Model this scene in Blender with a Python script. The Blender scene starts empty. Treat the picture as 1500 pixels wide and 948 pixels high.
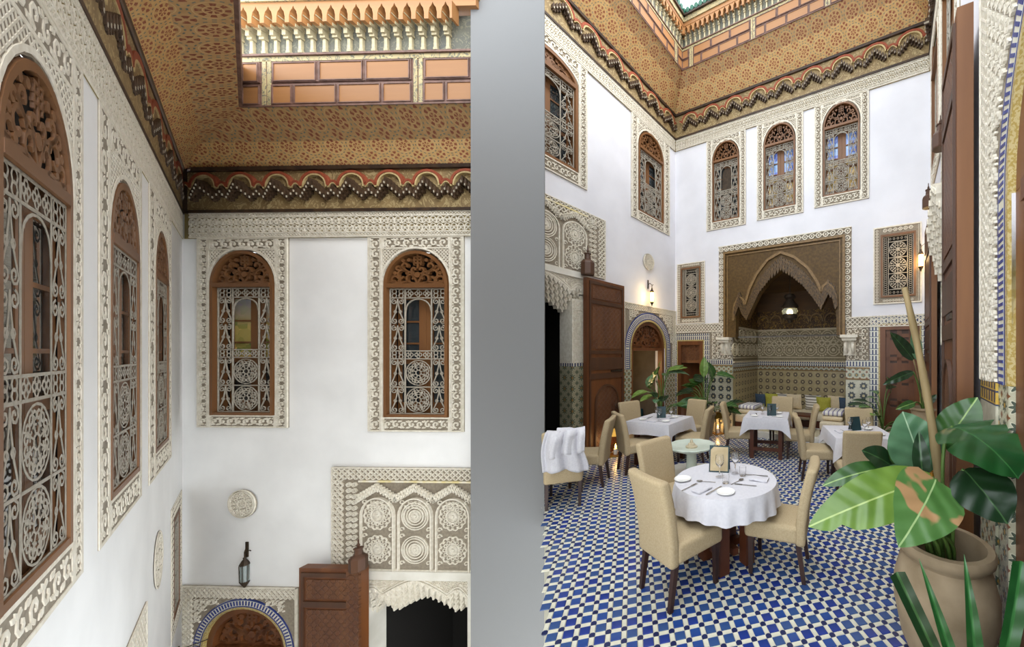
import bpy, math, random
from math import pi, sin, cos, tan, atan2, sqrt, radians as R
from mathutils import Vector, Matrix
sc = bpy.context.scene
C = sc.collection
random.seed(11)

# ------------------------------------------------------------------ camera, sky, exposure
FPX, PX, PY, H = 500.0, 1060.0, 517.0, 1.95      # focal length and principal point in photo pixels, eye height
cd = bpy.data.cameras.new('camera')
cam = bpy.data.objects.new('camera', cd); C.objects.link(cam)
cam.location = (0, 0, H); cam.rotation_euler = (pi/2, 0, 0)
cd.sensor_width = 36; cd.sensor_fit = 'HORIZONTAL'; cd.lens = FPX/1500*36
cd.shift_x = (750-PX)/1500; cd.shift_y = (PY-474)/1500
cd.clip_start = 0.05; cd.clip_end = 200
sc.camera = cam
w = bpy.data.worlds.new('sky'); sc.world = w; w.use_nodes = True
bg = w.node_tree.nodes['Background']
bg.inputs['Color'].default_value = (0.89, 0.95, 1.0, 1); bg.inputs['Strength'].default_value = 2.0
sd = bpy.data.lights.new('hazy_sun', 'SUN'); sd.energy = 2.6; sd.angle = R(40); sd.color = (1, .99, .97)
so = bpy.data.objects.new('hazy_sun', sd); C.objects.link(so); so.rotation_euler = Vector((-.78, .58, -.50)).to_track_quat('-Z', 'Y').to_euler()
vs = sc.view_settings
vs.view_transform = 'Standard'; vs.look = 'None'; vs.gamma = 1; vs.use_curve_mapping = False
vs.exposure = 1.03

# ------------------------------------------------------------------ helpers: mesh builder
class MB:
    def __init__(s): s.v = []; s.f = []; s.m = []
    def add(s, vs, fs, m=0):
        b = len(s.v); s.v += [tuple(p) for p in vs]
        for f in fs: s.f.append(tuple(b+i for i in f)); s.m.append(m)
    def quad(s, a, b, c, d, m=0): s.add([a, b, c, d], [(0, 1, 2, 3)], m)
    def box(s, x0, x1, y0, y1, z0, z1, m=0):
        s.add([(x0,y0,z0),(x1,y0,z0),(x1,y1,z0),(x0,y1,z0),(x0,y0,z1),(x1,y0,z1),(x1,y1,z1),(x0,y1,z1)],
              [(0,3,2,1),(4,5,6,7),(0,1,5,4),(1,2,6,5),(2,3,7,6),(3,0,4,7)], m)
    def prism(s, pts, y0, y1, m=0, back=False):
        n = len(pts)
        vs = [(x, y0, z) for x, z in pts]+[(x, y1, z) for x, z in pts]
        fs = [tuple(range(n))]+[(i, i+n, (i+1) % n+n, (i+1) % n) for i in range(n)]
        if back: fs.append(tuple(range(2*n-1, n-1, -1)))
        s.add(vs, fs, m)
    def strip(s, pts, wd, y0, y1, closed=False, m=0, taper=None):
        n = len(pts); L = []; Rr = []
        for i, (x, z) in enumerate(pts):
            a = pts[i-1] if (i > 0 or closed) else pts[i]
            b = pts[(i+1) % n] if (i < n-1 or closed) else pts[i]
            dx, dz = b[0]-a[0], b[1]-a[1]; l = math.hypot(dx, dz) or 1
            k = wd/2*(taper[i] if taper else 1)
            L.append((x-dz/l*k, z+dx/l*k)); Rr.append((x+dz/l*k, z-dx/l*k))
        vs = [(x, y0, z) for x, z in L]+[(x, y0, z) for x, z in Rr]+[(x, y1, z) for x, z in L]+[(x, y1, z) for x, z in Rr]
        fs = []
        for i in range(n if closed else n-1):
            j = (i+1) % n
            fs += [(i, n+i, n+j, j), (2*n+i, i, j, 2*n+j), (n+i, 3*n+i, 3*n+j, n+j)]
        if not closed: fs += [(0, 2*n, 3*n, n), (n-1, 2*n-1, 4*n-1, 3*n-1)]
        s.add(vs, fs, m)
    def ring(s, cx, cz, r, wd, y0, y1, n=16, m=0):
        s.strip([(cx+r*cos(2*pi*i/n), cz+r*sin(2*pi*i/n)) for i in range(n)], wd, y0, y1, True, m)
    def disc(s, cx, cz, r, y0, y1, n=12, m=0, sq=1):
        s.prism([(cx+r*cos(2*pi*i/n), cz+r*sq*sin(2*pi*i/n)) for i in range(n)], y0, y1, m)
    def tube(s, pts, r, n=5, m=0, closed=False, caps=True):
        P = [Vector(p) for p in pts]; k = len(P); b = len(s.v); rad = r if isinstance(r, (list, tuple)) else [r]*k
        up = None; rings = []
        for i in range(k):
            a = P[i-1] if (i > 0 or closed) else P[i]; c = P[(i+1) % k] if (i < k-1 or closed) else P[i]
            t = (c-a); t = t.normalized() if t.length > 1e-9 else Vector((0, 0, 1))
            if up is None: up = t.orthogonal().normalized()
            else:
                up = up-t*up.dot(t); up = up.normalized() if up.length > 1e-6 else t.orthogonal().normalized()
            q = t.cross(up)
            rings.append([P[i]+(up*cos(2*pi*j/n)+q*sin(2*pi*j/n))*rad[i] for j in range(n)])
        vs = [p for rg in rings for p in rg]; fs = []
        for i in range(k if closed else k-1):
            i2 = (i+1) % k
            for j in range(n):
                j2 = (j+1) % n; fs.append((i*n+j, i*n+j2, i2*n+j2, i2*n+j))
        if caps and not closed: fs += [tuple(range(n-1, -1, -1)), tuple(range((k-1)*n, k*n))]
        s.add(vs, fs, m)
    def lathe(s, prof, n=16, cx=0, cy=0, m=0, sy=1, wob=None):
        k = len(prof); vs = []; fs = []
        for i, (r, z) in enumerate(prof):
            for j in range(n):
                a = 2*pi*j/n; q = r*(wob(a, i) if wob else 1)
                vs.append((cx+q*cos(a), cy+q*sin(a)*sy, z))
        for i in range(k-1):
            for j in range(n):
                j2 = (j+1) % n; fs.append((i*n+j, i*n+j2, (i+1)*n+j2, (i+1)*n+j))
        s.add(vs, fs, m)
    def grid(s, fn, nu, nv, m=0):
        vs = [fn(i/nu, j/nv) for j in range(nv+1) for i in range(nu+1)]
        fs = [(j*(nu+1)+i, j*(nu+1)+i+1, (j+1)*(nu+1)+i+1, (j+1)*(nu+1)+i) for j in range(nv) for i in range(nu)]
        s.add(vs, fs, m)
    def mesh(s, name, mats, smooth=None):
        me = bpy.data.meshes.new(name); me.from_pydata(s.v, [], s.f)
        for q in (mats if isinstance(mats, (list, tuple)) else [mats]): me.materials.append(q)
        me.polygons.foreach_set('material_index', s.m)
        if smooth is not None:
            me.polygons.foreach_set('use_smooth', [True]*len(s.f))
            if smooth > 0: me.set_sharp_from_angle(angle=R(smooth))
        me.update(); return me
    def build(s, name, mats, parent=None, loc=(0, 0, 0), rz=0, smooth=None):
        return link(name, s.mesh(name, mats, smooth), parent, loc, rz)

def link(name, me, parent=None, loc=(0, 0, 0), rz=0):
    o = bpy.data.objects.new(name, me); C.objects.link(o)
    o.location = loc; o.rotation_euler = (0, 0, rz)
    if parent: o.parent = parent
    return o
def tag(o, label, cat=None, group=None, kind=None):
    o['label'] = label
    if cat: o['category'] = cat
    if group: o['group'] = group
    if kind: o['kind'] = kind
    return o
def thing(name, label, cat, loc=(0, 0, 0), rz=0, group=None, kind=None):
    return tag(link(name, None, None, loc, rz), label, cat, group, kind)
def stuff(o): o['kind'] = 'stuff'; return o
def dup(root, loc, rz, label=None, group=None):
    r = root.copy(); C.objects.link(r); r.location = loc; r.rotation_euler = (0, 0, rz)
    if label: r['label'] = label
    if group: r['group'] = group
    for ch in list(root.children):
        c = ch.copy(); C.objects.link(c); c.parent = r
        for g in list(ch.children):
            d = g.copy(); C.objects.link(d); d.parent = c
    return r

# ------------------------------------------------------------------ helpers: node materials
def hx(s):
    s = s.lstrip('#'); q = [int(s[i:i+2], 16)/255 for i in (0, 2, 4)]
    return tuple((x/12.92 if x <= .04045 else ((x+.055)/1.055)**2.4) for x in q)+(1,)
class X:                                           # tiny expression layer over Math nodes
    def __init__(s, nt, sock): s.nt = nt; s.s = sock
    def op(s, o, b=None, c=None):
        n = s.nt.nodes.new('ShaderNodeMath'); n.operation = o; s.nt.links.new(s.s, n.inputs[0])
        for i, q in ((1, b), (2, c)):
            if q is None: continue
            if isinstance(q, X): s.nt.links.new(q.s, n.inputs[i])
            else: n.inputs[i].default_value = q
        return X(s.nt, n.outputs[0])
    def __add__(s, b): return s.op('ADD', b)
    def __sub__(s, b): return s.op('SUBTRACT', b)
    def __mul__(s, b): return s.op('MULTIPLY', b)
    def __truediv__(s, b): return s.op('DIVIDE', b)
    def lt(s, b): return s.op('LESS_THAN', b)
    def gt(s, b): return s.op('GREATER_THAN', b)
    def fr(s): return s.op('FRACT')
    def ab(s): return s.op('ABSOLUTE')
    def mx(s, b): return s.op('MAXIMUM', b)
    def mn(s, b): return s.op('MINIMUM', b)
    def sn(s): return s.op('SINE')
    def cs(s): return s.op('COSINE')
    def fl(s): return s.op('FLOOR')
    def sq(s): return s.op('SQRT')
class Mat:
    def __init__(s, name, color=(.8, .8, .8, 1), rough=.6, metal=0, **kw):
        m = s.m = bpy.data.materials.new(name); m.use_nodes = True
        s.nt = m.node_tree; s.b = s.nt.nodes['Principled BSDF']
        if isinstance(color, str): color = hx(color)
        s.col = color; s.set('Base Color', color); s.set('Roughness', rough); s.set('Metallic', metal)
        for k, q in kw.items(): s.set(k.replace('_', ' '), q)
    def set(s, k, q):
        if k in s.b.inputs: s.b.inputs[k].default_value = q
    def coords(s):
        t = s.nt.nodes.new('ShaderNodeTexCoord'); p = s.nt.nodes.new('ShaderNodeSeparateXYZ')
        s.nt.links.new(t.outputs['Object'], p.inputs[0]); s.tc = t.outputs['Object']
        return [X(s.nt, o) for o in p.outputs]
    def noise(s, scale=5, stretch=(1, 1, 1), detail=3, rough=.5, dist=0):
        t = s.nt.nodes.new('ShaderNodeTexCoord'); mp = s.nt.nodes.new('ShaderNodeMapping'); n = s.nt.nodes.new('ShaderNodeTexNoise')
        mp.inputs['Scale'].default_value = stretch
        s.nt.links.new(t.outputs['Object'], mp.inputs[0]); s.nt.links.new(mp.outputs[0], n.inputs['Vector'])
        n.inputs['Scale'].default_value = scale; n.inputs['Detail'].default_value = detail
        n.inputs['Roughness'].default_value = rough; n.inputs['Distortion'].default_value = dist
        return X(s.nt, n.outputs['Fac'])
    def mix(s, fac, a, b):                          # a, b: hex / colour / socket
        n = s.nt.nodes.new('ShaderNodeMix'); n.data_type = 'RGBA'
        f = n.inputs[0]
        if isinstance(fac, X): s.nt.links.new(fac.s, f)
        else: f.default_value = fac
        for i, q in ((6, a), (7, b)):
            if isinstance(q, str): q = hx(q)
            if isinstance(q, tuple): n.inputs[i].default_value = q
            else: s.nt.links.new(q, n.inputs[i])
        return n.outputs[2]
    def ramp(s, fac, lo, hi):
        return s.op01(fac, lo, hi)
    def op01(s, f, lo, hi):
        n = s.nt.nodes.new('ShaderNodeMapRange'); s.nt.links.new(f.s, n.inputs[0])
        n.inputs[1].default_value = lo; n.inputs[2].default_value = hi
        return X(s.nt, n.outputs[0])
    def color(s, sock): s.nt.links.new(sock, s.b.inputs['Base Color']); return s
    def bump(s, h, strength=.3, dist=.01):
        n = s.nt.nodes.new('ShaderNodeBump'); n.inputs['Strength'].default_value = strength; n.inputs['Distance'].default_value = dist
        s.nt.links.new(h.s, n.inputs['Height']); s.nt.links.new(n.outputs[0], s.b.inputs['Normal']); return s
M = {}
def simple(key, c1, c2=None, rough=.6, scale=6, stretch=(1, 1, 1), bump=0, lo=.35, hi=.65, metal=0, detail=3, dist=.01, **kw):
    q = Mat(key, c1, rough, metal, **kw)
    if c2 or bump:
        n = q.noise(scale, stretch, detail)
        if c2: q.color(q.mix(q.op01(n, lo, hi), c1, c2))
        if bump: q.bump(n, bump, dist)
    M[key] = q.m; return q
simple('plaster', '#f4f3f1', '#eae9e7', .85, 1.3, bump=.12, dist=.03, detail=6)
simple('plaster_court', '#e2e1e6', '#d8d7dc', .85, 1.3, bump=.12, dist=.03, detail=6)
simple('grey', '#7a7a7a', None, .9)
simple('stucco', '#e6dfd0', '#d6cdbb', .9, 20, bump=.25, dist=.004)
simple('stucco_shaded_back', '#978c7b', '#867b6b', .95, 30)  # shade of the carved recesses put into the backing plaster colour
simple('stucco_yellow', '#e0cf95', '#e6dfd0', .9, 9)
simple('cedar', '#684324', '#7e542f', .5, 4, (1, 1, .12), .15, detail=6)
simple('cedar_flat', '#684324', '#7e542f', .5, 4, (.12, 1, 1), .15, detail=6)
simple('cedar_dark', '#432a1b', '#553622', .5, 4, (1, 1, .12), .15, detail=6)
simple('door_wood', '#5c331a', '#744522', .45, 5, (1, 1, .1), .2, detail=6)
simple('door_edge', '#83562f', '#6d4424', .5, 4, (1, 1, .1), .2, detail=6)
simple('panel_wood', '#9f7042', '#875a33', .55, 3, (.15, 1, 1.2), .1, detail=6)
simple('panel_frame', '#5b4034', '#75564a', .6, 12)
simple('cornice_dark', '#2f2119', '#45311f', .6, 10)
simple('iron', '#a8a092', '#968e7f', .6, 30)
simple('dark_metal', '#3a3128', '#4a3d30', .45, 20, metal=.6)
simple('brass', '#b98a3a', '#8f6a2c', .35, 10, metal=.9)
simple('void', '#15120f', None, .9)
simple('inner_wall', '#6e655a', '#5c5349', .9, 2)
simple('marble', '#ece8de', '#d8d3c6', .3, 2.5, detail=6)
simple('linen', '#d6d4d9', '#cfcdd3', .85, 40, bump=.1, dist=.002)
simple('towel', '#d8d6da', '#cdcbd1', .95, 60, bump=.4, dist=.004)
simple('chair_fabric', '#b9a685', '#ae9a77', .8, 90, bump=.2, dist=.002)
simple('chair_leg', '#2c1813', '#3a2119', .4, 8)
simple('table_wood', '#4a2415', '#5c3019', .45, 6, (1, 1, .2))
simple('terracotta', '#a89478', '#8d7a5f', .85, 5, bump=.3, dist=.01, detail=6)
simple('terracotta_red', '#a4472f', '#8b3a26', .8, 6)
simple('soil', '#3a2a1c', '#241a12', .95, 20, bump=.5)
simple('china', '#f6f5f2', None, .15)
simple('silver', '#c9c6c2', None, .25, metal=1)
simple('menu_cover', '#173238', '#1d3c42', .5, 8)
simple('menu_page', '#cbb893', '#bda983', .7, 12)
simple('fountain', '#d3dccf', '#c3cec0', .35, 6)
simple('pillow_green', '#a9a53a', '#b8b24a', .85, 40, bump=.15, dist=.003)
simple('pillow_cream', '#e2cfae', '#d8c4a0', .85, 40, bump=.15, dist=.003)
simple('pillow_blue', '#44566a', '#39495b', .85, 40, bump=.15, dist=.003)
simple('sofa', '#ddd0b6', '#d3c4a6', .85, 30, bump=.15, dist=.003)
simple('stem', '#7d6a45', '#95815a', .7, 8, (1, 1, .2), .3)
simple('stalk', '#4d6b2d', '#5f7c38', .5, 8)
simple('mat_woven', '#cfc3a4', '#bfb18f', .9, 40, bump=.3)
simple('zel_green', '#5d6b52', '#4c5a48', .3, 40)
simple('blue_tile', '#2f4880', '#39588a', .22, 2.5, (1, 1, 1))
simple('white_tile', '#e2dfcc', '#d3cfba', .3, 6)
simple('dot_tile', '#1b2450', '#202a58', .3, 3)
simple('grout', '#b9b6a4', None, .8)
simple('blue_band', '#22337a', '#2a3c82', .35, 6)
simple('roof_tile', '#1f5040', '#2b6a52', .35, 8)
g = Mat('glass', '#ffffff', .02); g.set('Transmission Weight', 1.0); g.set('IOR', 1.45); M['glass'] = g.m
g = Mat('pane', '#2b3236', .04); g.set('Specular IOR Level', .9); M['pane'] = g.m
g = Mat('lamp_glass', '#e9c98a', .3); g.set('Emission Color', hx('#ffc766')); g.set('Emission Strength', 6); M['lamp_glass'] = g.m
g = Mat('flame', '#ffd080', .3); g.set('Emission Color', hx('#ffb648')); g.set('Emission Strength', 14); M['flame'] = g.m
g = Mat('lamp_clear', '#aeb8b4', .1); g.set('Transmission Weight', .6); M['lamp_clear'] = g.m
def painted_view(key, top, low, zc, zs):
    q = Mat(key, top, .06); q.set('Specular IOR Level', .8); x, y, z = q.coords()
    v = q.nt.nodes.new('ShaderNodeTexVoronoi'); v.inputs['Scale'].default_value = 9; q.nt.links.new(q.tc, v.inputs['Vector'])
    q.color(q.mix(q.op01(z, zc-zs, zc+zs), q.mix(X(q.nt, v.outputs['Color']), low, '#d8b46a'), q.mix(X(q.nt, v.outputs['Color']), top, '#4f63c8'))); M[key] = q.m
painted_view('painted_view', '#9cc0e6', '#8f7434', .8, .06)  # reflections of sky and facing building put into the pane colours
painted_view('garden', '#c9cfa0', '#5f7a3c', 1.6, .3)
# carved wood: diamond lattice in low relief
def carved(key, c1, c2, n, rough=.5):
    q = Mat(key, c1, rough); x, y, z = q.coords()
    a = ((x+z)*n).fr()-.5; b = ((x-z)*n).fr()-.5
    h = a.ab().mn(b.ab()); d = (a*a+b*b).sq()
    f = q.op01(h, .03, .12)*q.op01((d-.3).ab(), .02, .07)
    q.color(q.mix(q.op01(q.noise(6, (1, 1, .15), 5), .35, .65), c1, c2)); q.bump(f, .9, .012); M[key] = q.m
carved('door_carved', '#5a341c', '#6e4424', 9)
# painted rosette wood (cove and soffit of the cornice)
def rosette(key, base, base2, red, per, k, gold='#c9a765'):
    q = Mat(key, base, .65); x, y, z = q.coords()
    u = x*(1/per); v = z*(k/per)
    fu = u.fr()-.5; fv = v.fr()-.5
    r = (fu*fu+fv*fv).sq(); n = fu.op('ARCTAN2', fv)
    pet = ((n*6).cs()*.5+.5)
    ring1 = (r-.1).ab().lt(.055)*pet.gt(.35)
    ring2 = (r-.27).ab().lt(.06)*((n*8).cs()*.5+.5).gt(.45)
    line = (r-.19).ab().lt(.010).mx((r-.37).ab().lt(.012))
    gu = (u+.5).fr()-.5; gv = (v+.5).fr()-.5; r2 = (gu*gu+gv*gv).sq(); n2 = gu.op('ARCTAN2', gv)
    sm = (r2-.13).ab().lt(.06)*((n2*4).cs()*.5+.5).gt(.4)
    ground = q.mix(q.op01(q.noise(14, (1, 1, 1), 5), .3, .7), base, base2)
    c = q.mix(line, ground, gold); c = q.mix(ring1.mx(ring2).mx(sm)*q.op01(q.noise(30), .25, .45), c, red)
    c = q.mix(((r-.45).ab().lt(.02))*((n*16).cs().gt(0)), c, '#6d7468')
    q.color(c); M[key] = q.m
rosette('cove_lit', '#c29a62', '#cfaa72', '#93523a', .33, 1.6, '#d2b07a')
rosette('cove_shaded', '#ab8659', '#b89465', '#854b36', .33, 1.6, '#c09e6c')  # same paint as the cove, darkened: soffit shade put into the colours
def painted(key, base, base2, ink, scale):
    q = Mat(key, base, .65); n = q.noise(scale, (1, 1, 1), 2, dist=2.2); f = ((n*22).sn()).gt(.55)
    g2 = q.mix(q.op01(q.noise(4, (1, 1, 1), 4), .35, .65), base, base2); q.color(q.mix(f, g2, ink)); M[key] = q.m
painted('band_paint', '#8f7850', '#7d6846', '#a8946a', 7)
painted('niche_paint', '#6e5230', '#553f26', '#8a6a3a', 9)
painted('eave_paint', '#b3a478', '#a08f68', '#6e6a58', 9)
painted('niche_beam', '#4a3216', '#3a2612', '#8a6a2c', 8)
# zellige: eight-point stars in a grid
def zellige(key, ground, star, core, per, line='#d9d3bd', rough=.3, mixc=None):
    q = Mat(key, ground, rough); x, y, z = q.coords()
    u = (x+y)*(1/per); v = z*(1/per); fu = u.fr()-.5; fv = v.fr()-.5
    r = (fu*fu+fv*fv).sq(); n = fu.op('ARCTAN2', fv)
    st = r.lt((n*8).cs()*.09+.33); co = r.lt(.12); li = (r-((n*8).cs()*.09+.33)).ab().lt(.03)
    gu = (u+.5).fr()-.5; gv = (v+.5).fr()-.5; r2 = gu.ab()+gv.ab(); cr = r2.lt(.2)
    c = q.mix(cr, ground, mixc or star); c = q.mix(st, c, star); c = q.mix(co, c, core); c = q.mix(li, c, line)
    q.color(c); M[key] = q.m
simple('zel_niche', '#b3a27a', '#a3936d', .35, 14)
simple('zel_pillar', '#c6c2ae', '#b5b19c', .3, 14)
zellige('zel_fine', '#b5b29a', '#4a5548', '#b48c3c', .13, '#c9c6b0', .3, '#7a4a2c')
zellige('zel_gate', '#9c957c', '#5f6450', '#8a6a3c', .2, '#b9b397', .3)
zellige('zel_blue', '#c9cbc0', '#2a3a6a', '#c9cbc0', .1, '#d5d5c8', .3, '#3a4a7a')
# crenellated border: dark blue and white blocks
def crenel(key, dark, light, per, zper):
    q = Mat(key, light, .3); x, y, z = q.coords()
    a = ((x+y)*(1/per)).fr(); b = (z*(1/zper)).fr()
    f = a.lt(.5)*b.lt(.75); q.color(q.mix(f.mx(b.gt(.9)), light, dark)); M[key] = q.m
crenel('zel_crenel', '#2a3158', '#d5d2c2', .06, .12)
crenel('gold_crenel', '#c2a043', '#39405a', .07, .09)
# striped cushion cloth
q = Mat('stripe', '#e6e0d6', .85); x, y, z = q.coords(); q.color(q.mix((x*11).fr().lt(.3), '#e8e3da', '#8d86a0')); M['stripe'] = q.m
q = Mat('stripe_h', '#e6e0d6', .85); x, y, z = q.coords(); q.color(q.mix((z*14).fr().lt(.35), '#e8e3da', '#7e7568')); M['stripe_h'] = q.m
# leaves: cross veins and a pale midrib
def leafmat(key, c1, c2, rib, brown=None):
    q = Mat(key, c1, .32); q.set('Specular IOR Level', .55); x, y, z = q.coords()
    n = q.noise(5, (1, 1, 1), 3); c = q.mix(q.op01(n, .35, .65), c1, c2)
    if brown: c = q.mix(q.op01(q.noise(4.2, (1.6, 1, 1), 2), .54, .58), c, brown)
    q.color(q.mix(y.ab().lt(.0045), c, rib)); q.bump(((x*60-y.ab()*42).sn()), .5, .006); M[key] = q.m
leafmat('leaf_big', '#3a6228', '#2b5022', '#87a45c')
leafmat('leaf_light', '#56752c', '#6c8a3a', '#a0b46c')
leafmat('leaf_pale', '#5f8562', '#4c7252', '#9db896')
leafmat('leaf_dark', '#1c361b', '#152c17', '#36562f')
leafmat('leaf_brown', '#466f34', '#587f45', '#9db87c', '#a9845c')
leafmat('leaf_blade', '#1f4d22', '#173f1c', '#2f6030')

# ------------------------------------------------------------------ helpers: walls as local frames
# local x runs to the right as seen from inside, local y into the wall, z up
class Wall:
    def __init__(s, x, y, dx, dy):
        l = math.hypot(dx, dy); s.o = Vector((x, y)); s.d = Vector((dx/l, dy/l)); s.n = Vector((-s.d.y, s.d.x)); s.rz = atan2(dy, dx)
    def P(s, u, z=0, out=0): q = s.o+s.d*u-s.n*out; return (q.x, q.y, z)
    def px(s, x, y, out=0):                          # photo pixel -> (u, z) on this wall plane
        r = Vector(((x-PX)/FPX, 1.0)); o = s.o-s.n*out
        t = o.dot(s.n)/r.dot(s.n); q = r*t-o
        return q.dot(s.d), H+(PY-y)/FPX*t
    def rect(s, x0, yt0, yb0, x1, yt1, yb1, out=0):  # edges x0,x1 with top/bottom y at each -> u0,u1,z0,z1
        a, b = s.px(x0, yt0, out), s.px(x1, yt1, out); c, d = s.px(x0, yb0, out), s.px(x1, yb1, out)
        return a[0], b[0], (c[1]+d[1])/2, (a[1]+b[1])/2
    def thing(s, name, label, cat, u=0, z=0, out=0, group=None, kind=None):
        return thing(name, label, cat, s.P(u, z, out), s.rz, group, kind)
def floor_px(x, y, h=0): t = (H-h)*FPX/(y-PY); return ((x-PX)/FPX*t, t)
a26 = R(26.65)
DL = 5.0
LB = Wall((267-PX)/FPX*DL, DL, cos(R(1.52)), -sin(R(1.52)))          # gallery back wall, u=0 at the corner
LL = Wall((267-PX)/FPX*DL, DL, (367.6-PX)/FPX, 1)                      # gallery left wall, u=0 at the corner
cx, cy = floor_px(989, 625)
RL = Wall(cx, cy, sin(a26), cos(a26))                                   # court left wall, u<0 towards the viewer
RB = Wall(cx, cy, cos(a26), -sin(a26))                                  # court back wall
RWU = RB.px(1365, 500)[0]
q = RB.P(RWU)
RR = Wall(q[0], q[1], -sin(a26), -cos(a26))                             # court right wall, u grows towards the viewer

def wall_mesh(wall, name, label, u0, u1, z0, z1, holes, mat, thick=.3):
    us = sorted({u0, u1, *[v for h in holes for v in h[:2] if u0 < v < u1]}); zs = sorted({z0, z1, *[v for h in holes for v in h[2:] if z0 < v < z1]})
    mb = MB()
    inh = lambda u, z: any(h[0] < u < h[1] and h[2] < z < h[3] for h in holes)
    for i in range(len(us)-1):
        for j in range(len(zs)-1):
            if inh((us[i]+us[i+1])/2, (zs[j]+zs[j+1])/2): continue
            mb.quad((us[i], 0, zs[j]), (us[i+1], 0, zs[j]), (us[i+1], 0, zs[j+1]), (us[i], 0, zs[j+1]))
            mb.quad((us[i+1], thick, zs[j]), (us[i], thick, zs[j]), (us[i], thick, zs[j+1]), (us[i+1], thick, zs[j+1]))
    for a, b, c, d in holes:
        a, b, c, d = max(a, u0), min(b, u1), max(c, z0), min(d, z1)
        mb.quad((a, 0, c), (a, thick, c), (a, thick, d), (a, 0, d)); mb.quad((b, thick, c), (b, 0, c), (b, 0, d), (b, thick, d))
        mb.quad((a, thick, d), (b, thick, d), (b, 0, d), (a, 0, d)); mb.quad((a, 0, c), (b, 0, c), (b, thick, c), (a, thick, c))
    mb.quad((u0, thick, z0), (u0, 0, z0), (u0, 0, z1), (u0, thick, z1)); mb.quad((u1, 0, z0), (u1, thick, z0), (u1, thick, z1), (u1, 0, z1))
    mb.quad((u0, 0, z1), (u1, 0, z1), (u1, thick, z1), (u0, thick, z1))
    o = mb.build(name, mat, None, wall.P(0), wall.rz)
    return tag(o, label, 'wall', kind='structure')

# ------------------------------------------------------------------ helpers: carved relief, windows
def spiral(cx, cz, r, a0, turns, n=9, r_in=.25):
    return [(cx+r*(1-(1-r_in)*i/n)*cos(a0+turns*2*pi*i/n), cz+r*(1-(1-r_in)*i/n)*sin(a0+turns*2*pi*i/n)) for i in range(n+1)]
def motif(mb, cx, cz, c, kind, k, y0, y1):
    s = 1 if k % 2 else -1
    if kind == 'scroll':
        mb.strip(spiral(cx, cz, c*.42, pi/2*s, .95*s, 7, .2), c*.15, y0, y1)
        for dx, dz, a in ((.4, .38*s, .8), (-.4, -.38*s, .8), (.42, -.32*s, -.6), (-.38, .36*s, 2.2)):
            l = c*.17; mb.prism([(cx+dx*c+l*cos(a+t)*q, cz+dz*c+l*sin(a+t)*q) for t, q in ((0, 1), (pi/2, .55), (pi, 1), (-pi/2, .55))], y0, y1)
    elif kind == 'lattice':
        d = c*.5
        mb.strip([(cx-d, cz-d), (cx+d, cz+d)], c*.18, y0, y1); mb.strip([(cx-d, cz+d), (cx+d, cz-d)], c*.18, y0, y1)
    elif kind == 'chain':
        mb.ring(cx, cz, c*.36, c*.14, y0, y1, 8); mb.disc(cx, cz, c*.13, y0, y1, 6)
        mb.box(cx-c*.5, cx-c*.4, y0, y1, cz-c*.07, cz+c*.07); mb.box(cx+c*.4, cx+c*.5, y0, y1, cz-c*.07, cz+c*.07)
    elif kind == 'palm':                              # pointed cell with a palmette
        mb.strip([(cx-c*.44, cz-c*.5), (cx-c*.46, cz), (cx-c*.3, cz+c*.33), (cx, cz+c*.5), (cx+c*.3, cz+c*.33), (cx+c*.46, cz), (cx+c*.44, cz-c*.5)], c*.1, y0, y1)
        mb.disc(cx, cz-c*.05, c*.15, y0, y1, 6)
        for q in (-1, 1): mb.strip(spiral(cx+q*c*.22, cz+c*.08, c*.15, -pi/2, q*.8, 5, .3), c*.08, y0, y1); mb.strip([(cx, cz-c*.2), (cx+q*c*.2, cz-c*.3), (cx+q*c*.3, cz-c*.48)], c*.09, y0, y1)
def band(mb, x0, x1, z0, z1, cell, kind, y0, y1, keep=None):
    nx = max(1, round((x1-x0)/cell)); nz = max(1, round((z1-z0)/cell)); sx = (x1-x0)/nx; sz = (z1-z0)/nz
    for i in range(nx):
        for j in range(nz):
            px_, pz_ = x0+(i+.5)*sx, z0+(j+.5)*sz
            if keep and not keep(px_, pz_): continue
            motif(mb, px_, pz_, min(sx, sz), kind, i+j, y0, y1)
def fillet(mb, x0, x1, z0, z1, t, y0, y1):
    mb.box(x0, x1, y0, y1, z1-t, z1); mb.box(x0, x1, y0, y1, z0, z0+t); mb.box(x0, x0+t, y0, y1, z0+t, z1-t); mb.box(x1-t, x1, y0, y1, z0+t, z1-t)
def arch_pts(c, hw, zs, rise, n=14, sharp=1.0):
    return [(c-hw*cos(pi*i/n), zs+rise*max(0, sin(pi*i/n))**sharp) for i in range(n+1)]
def arch_plate(mb, x0, x1, z0, z1, pts, y0, y1, m=0, jambs=True):
    a, b = pts[0][0], pts[-1][0]
    if jambs:
        mb.box(x0, a, y0, y1, z0, z1, m); mb.box(b, x1, y0, y1, z0, z1, m)
    for (p, q), (r, s) in zip(pts, pts[1:]):
        if r-p < 1e-6: continue
        mb.quad((p, y0, q), (r, y0, s), (r, y0, z1), (p, y0, z1), m); mb.quad((p, y1, q), (r, y1, s), (r, y0, s), (p, y0, q), m)
    mb.quad((a, y0, z1), (b, y0, z1), (b, y1, z1), (a, y1, z1), m)

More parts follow.
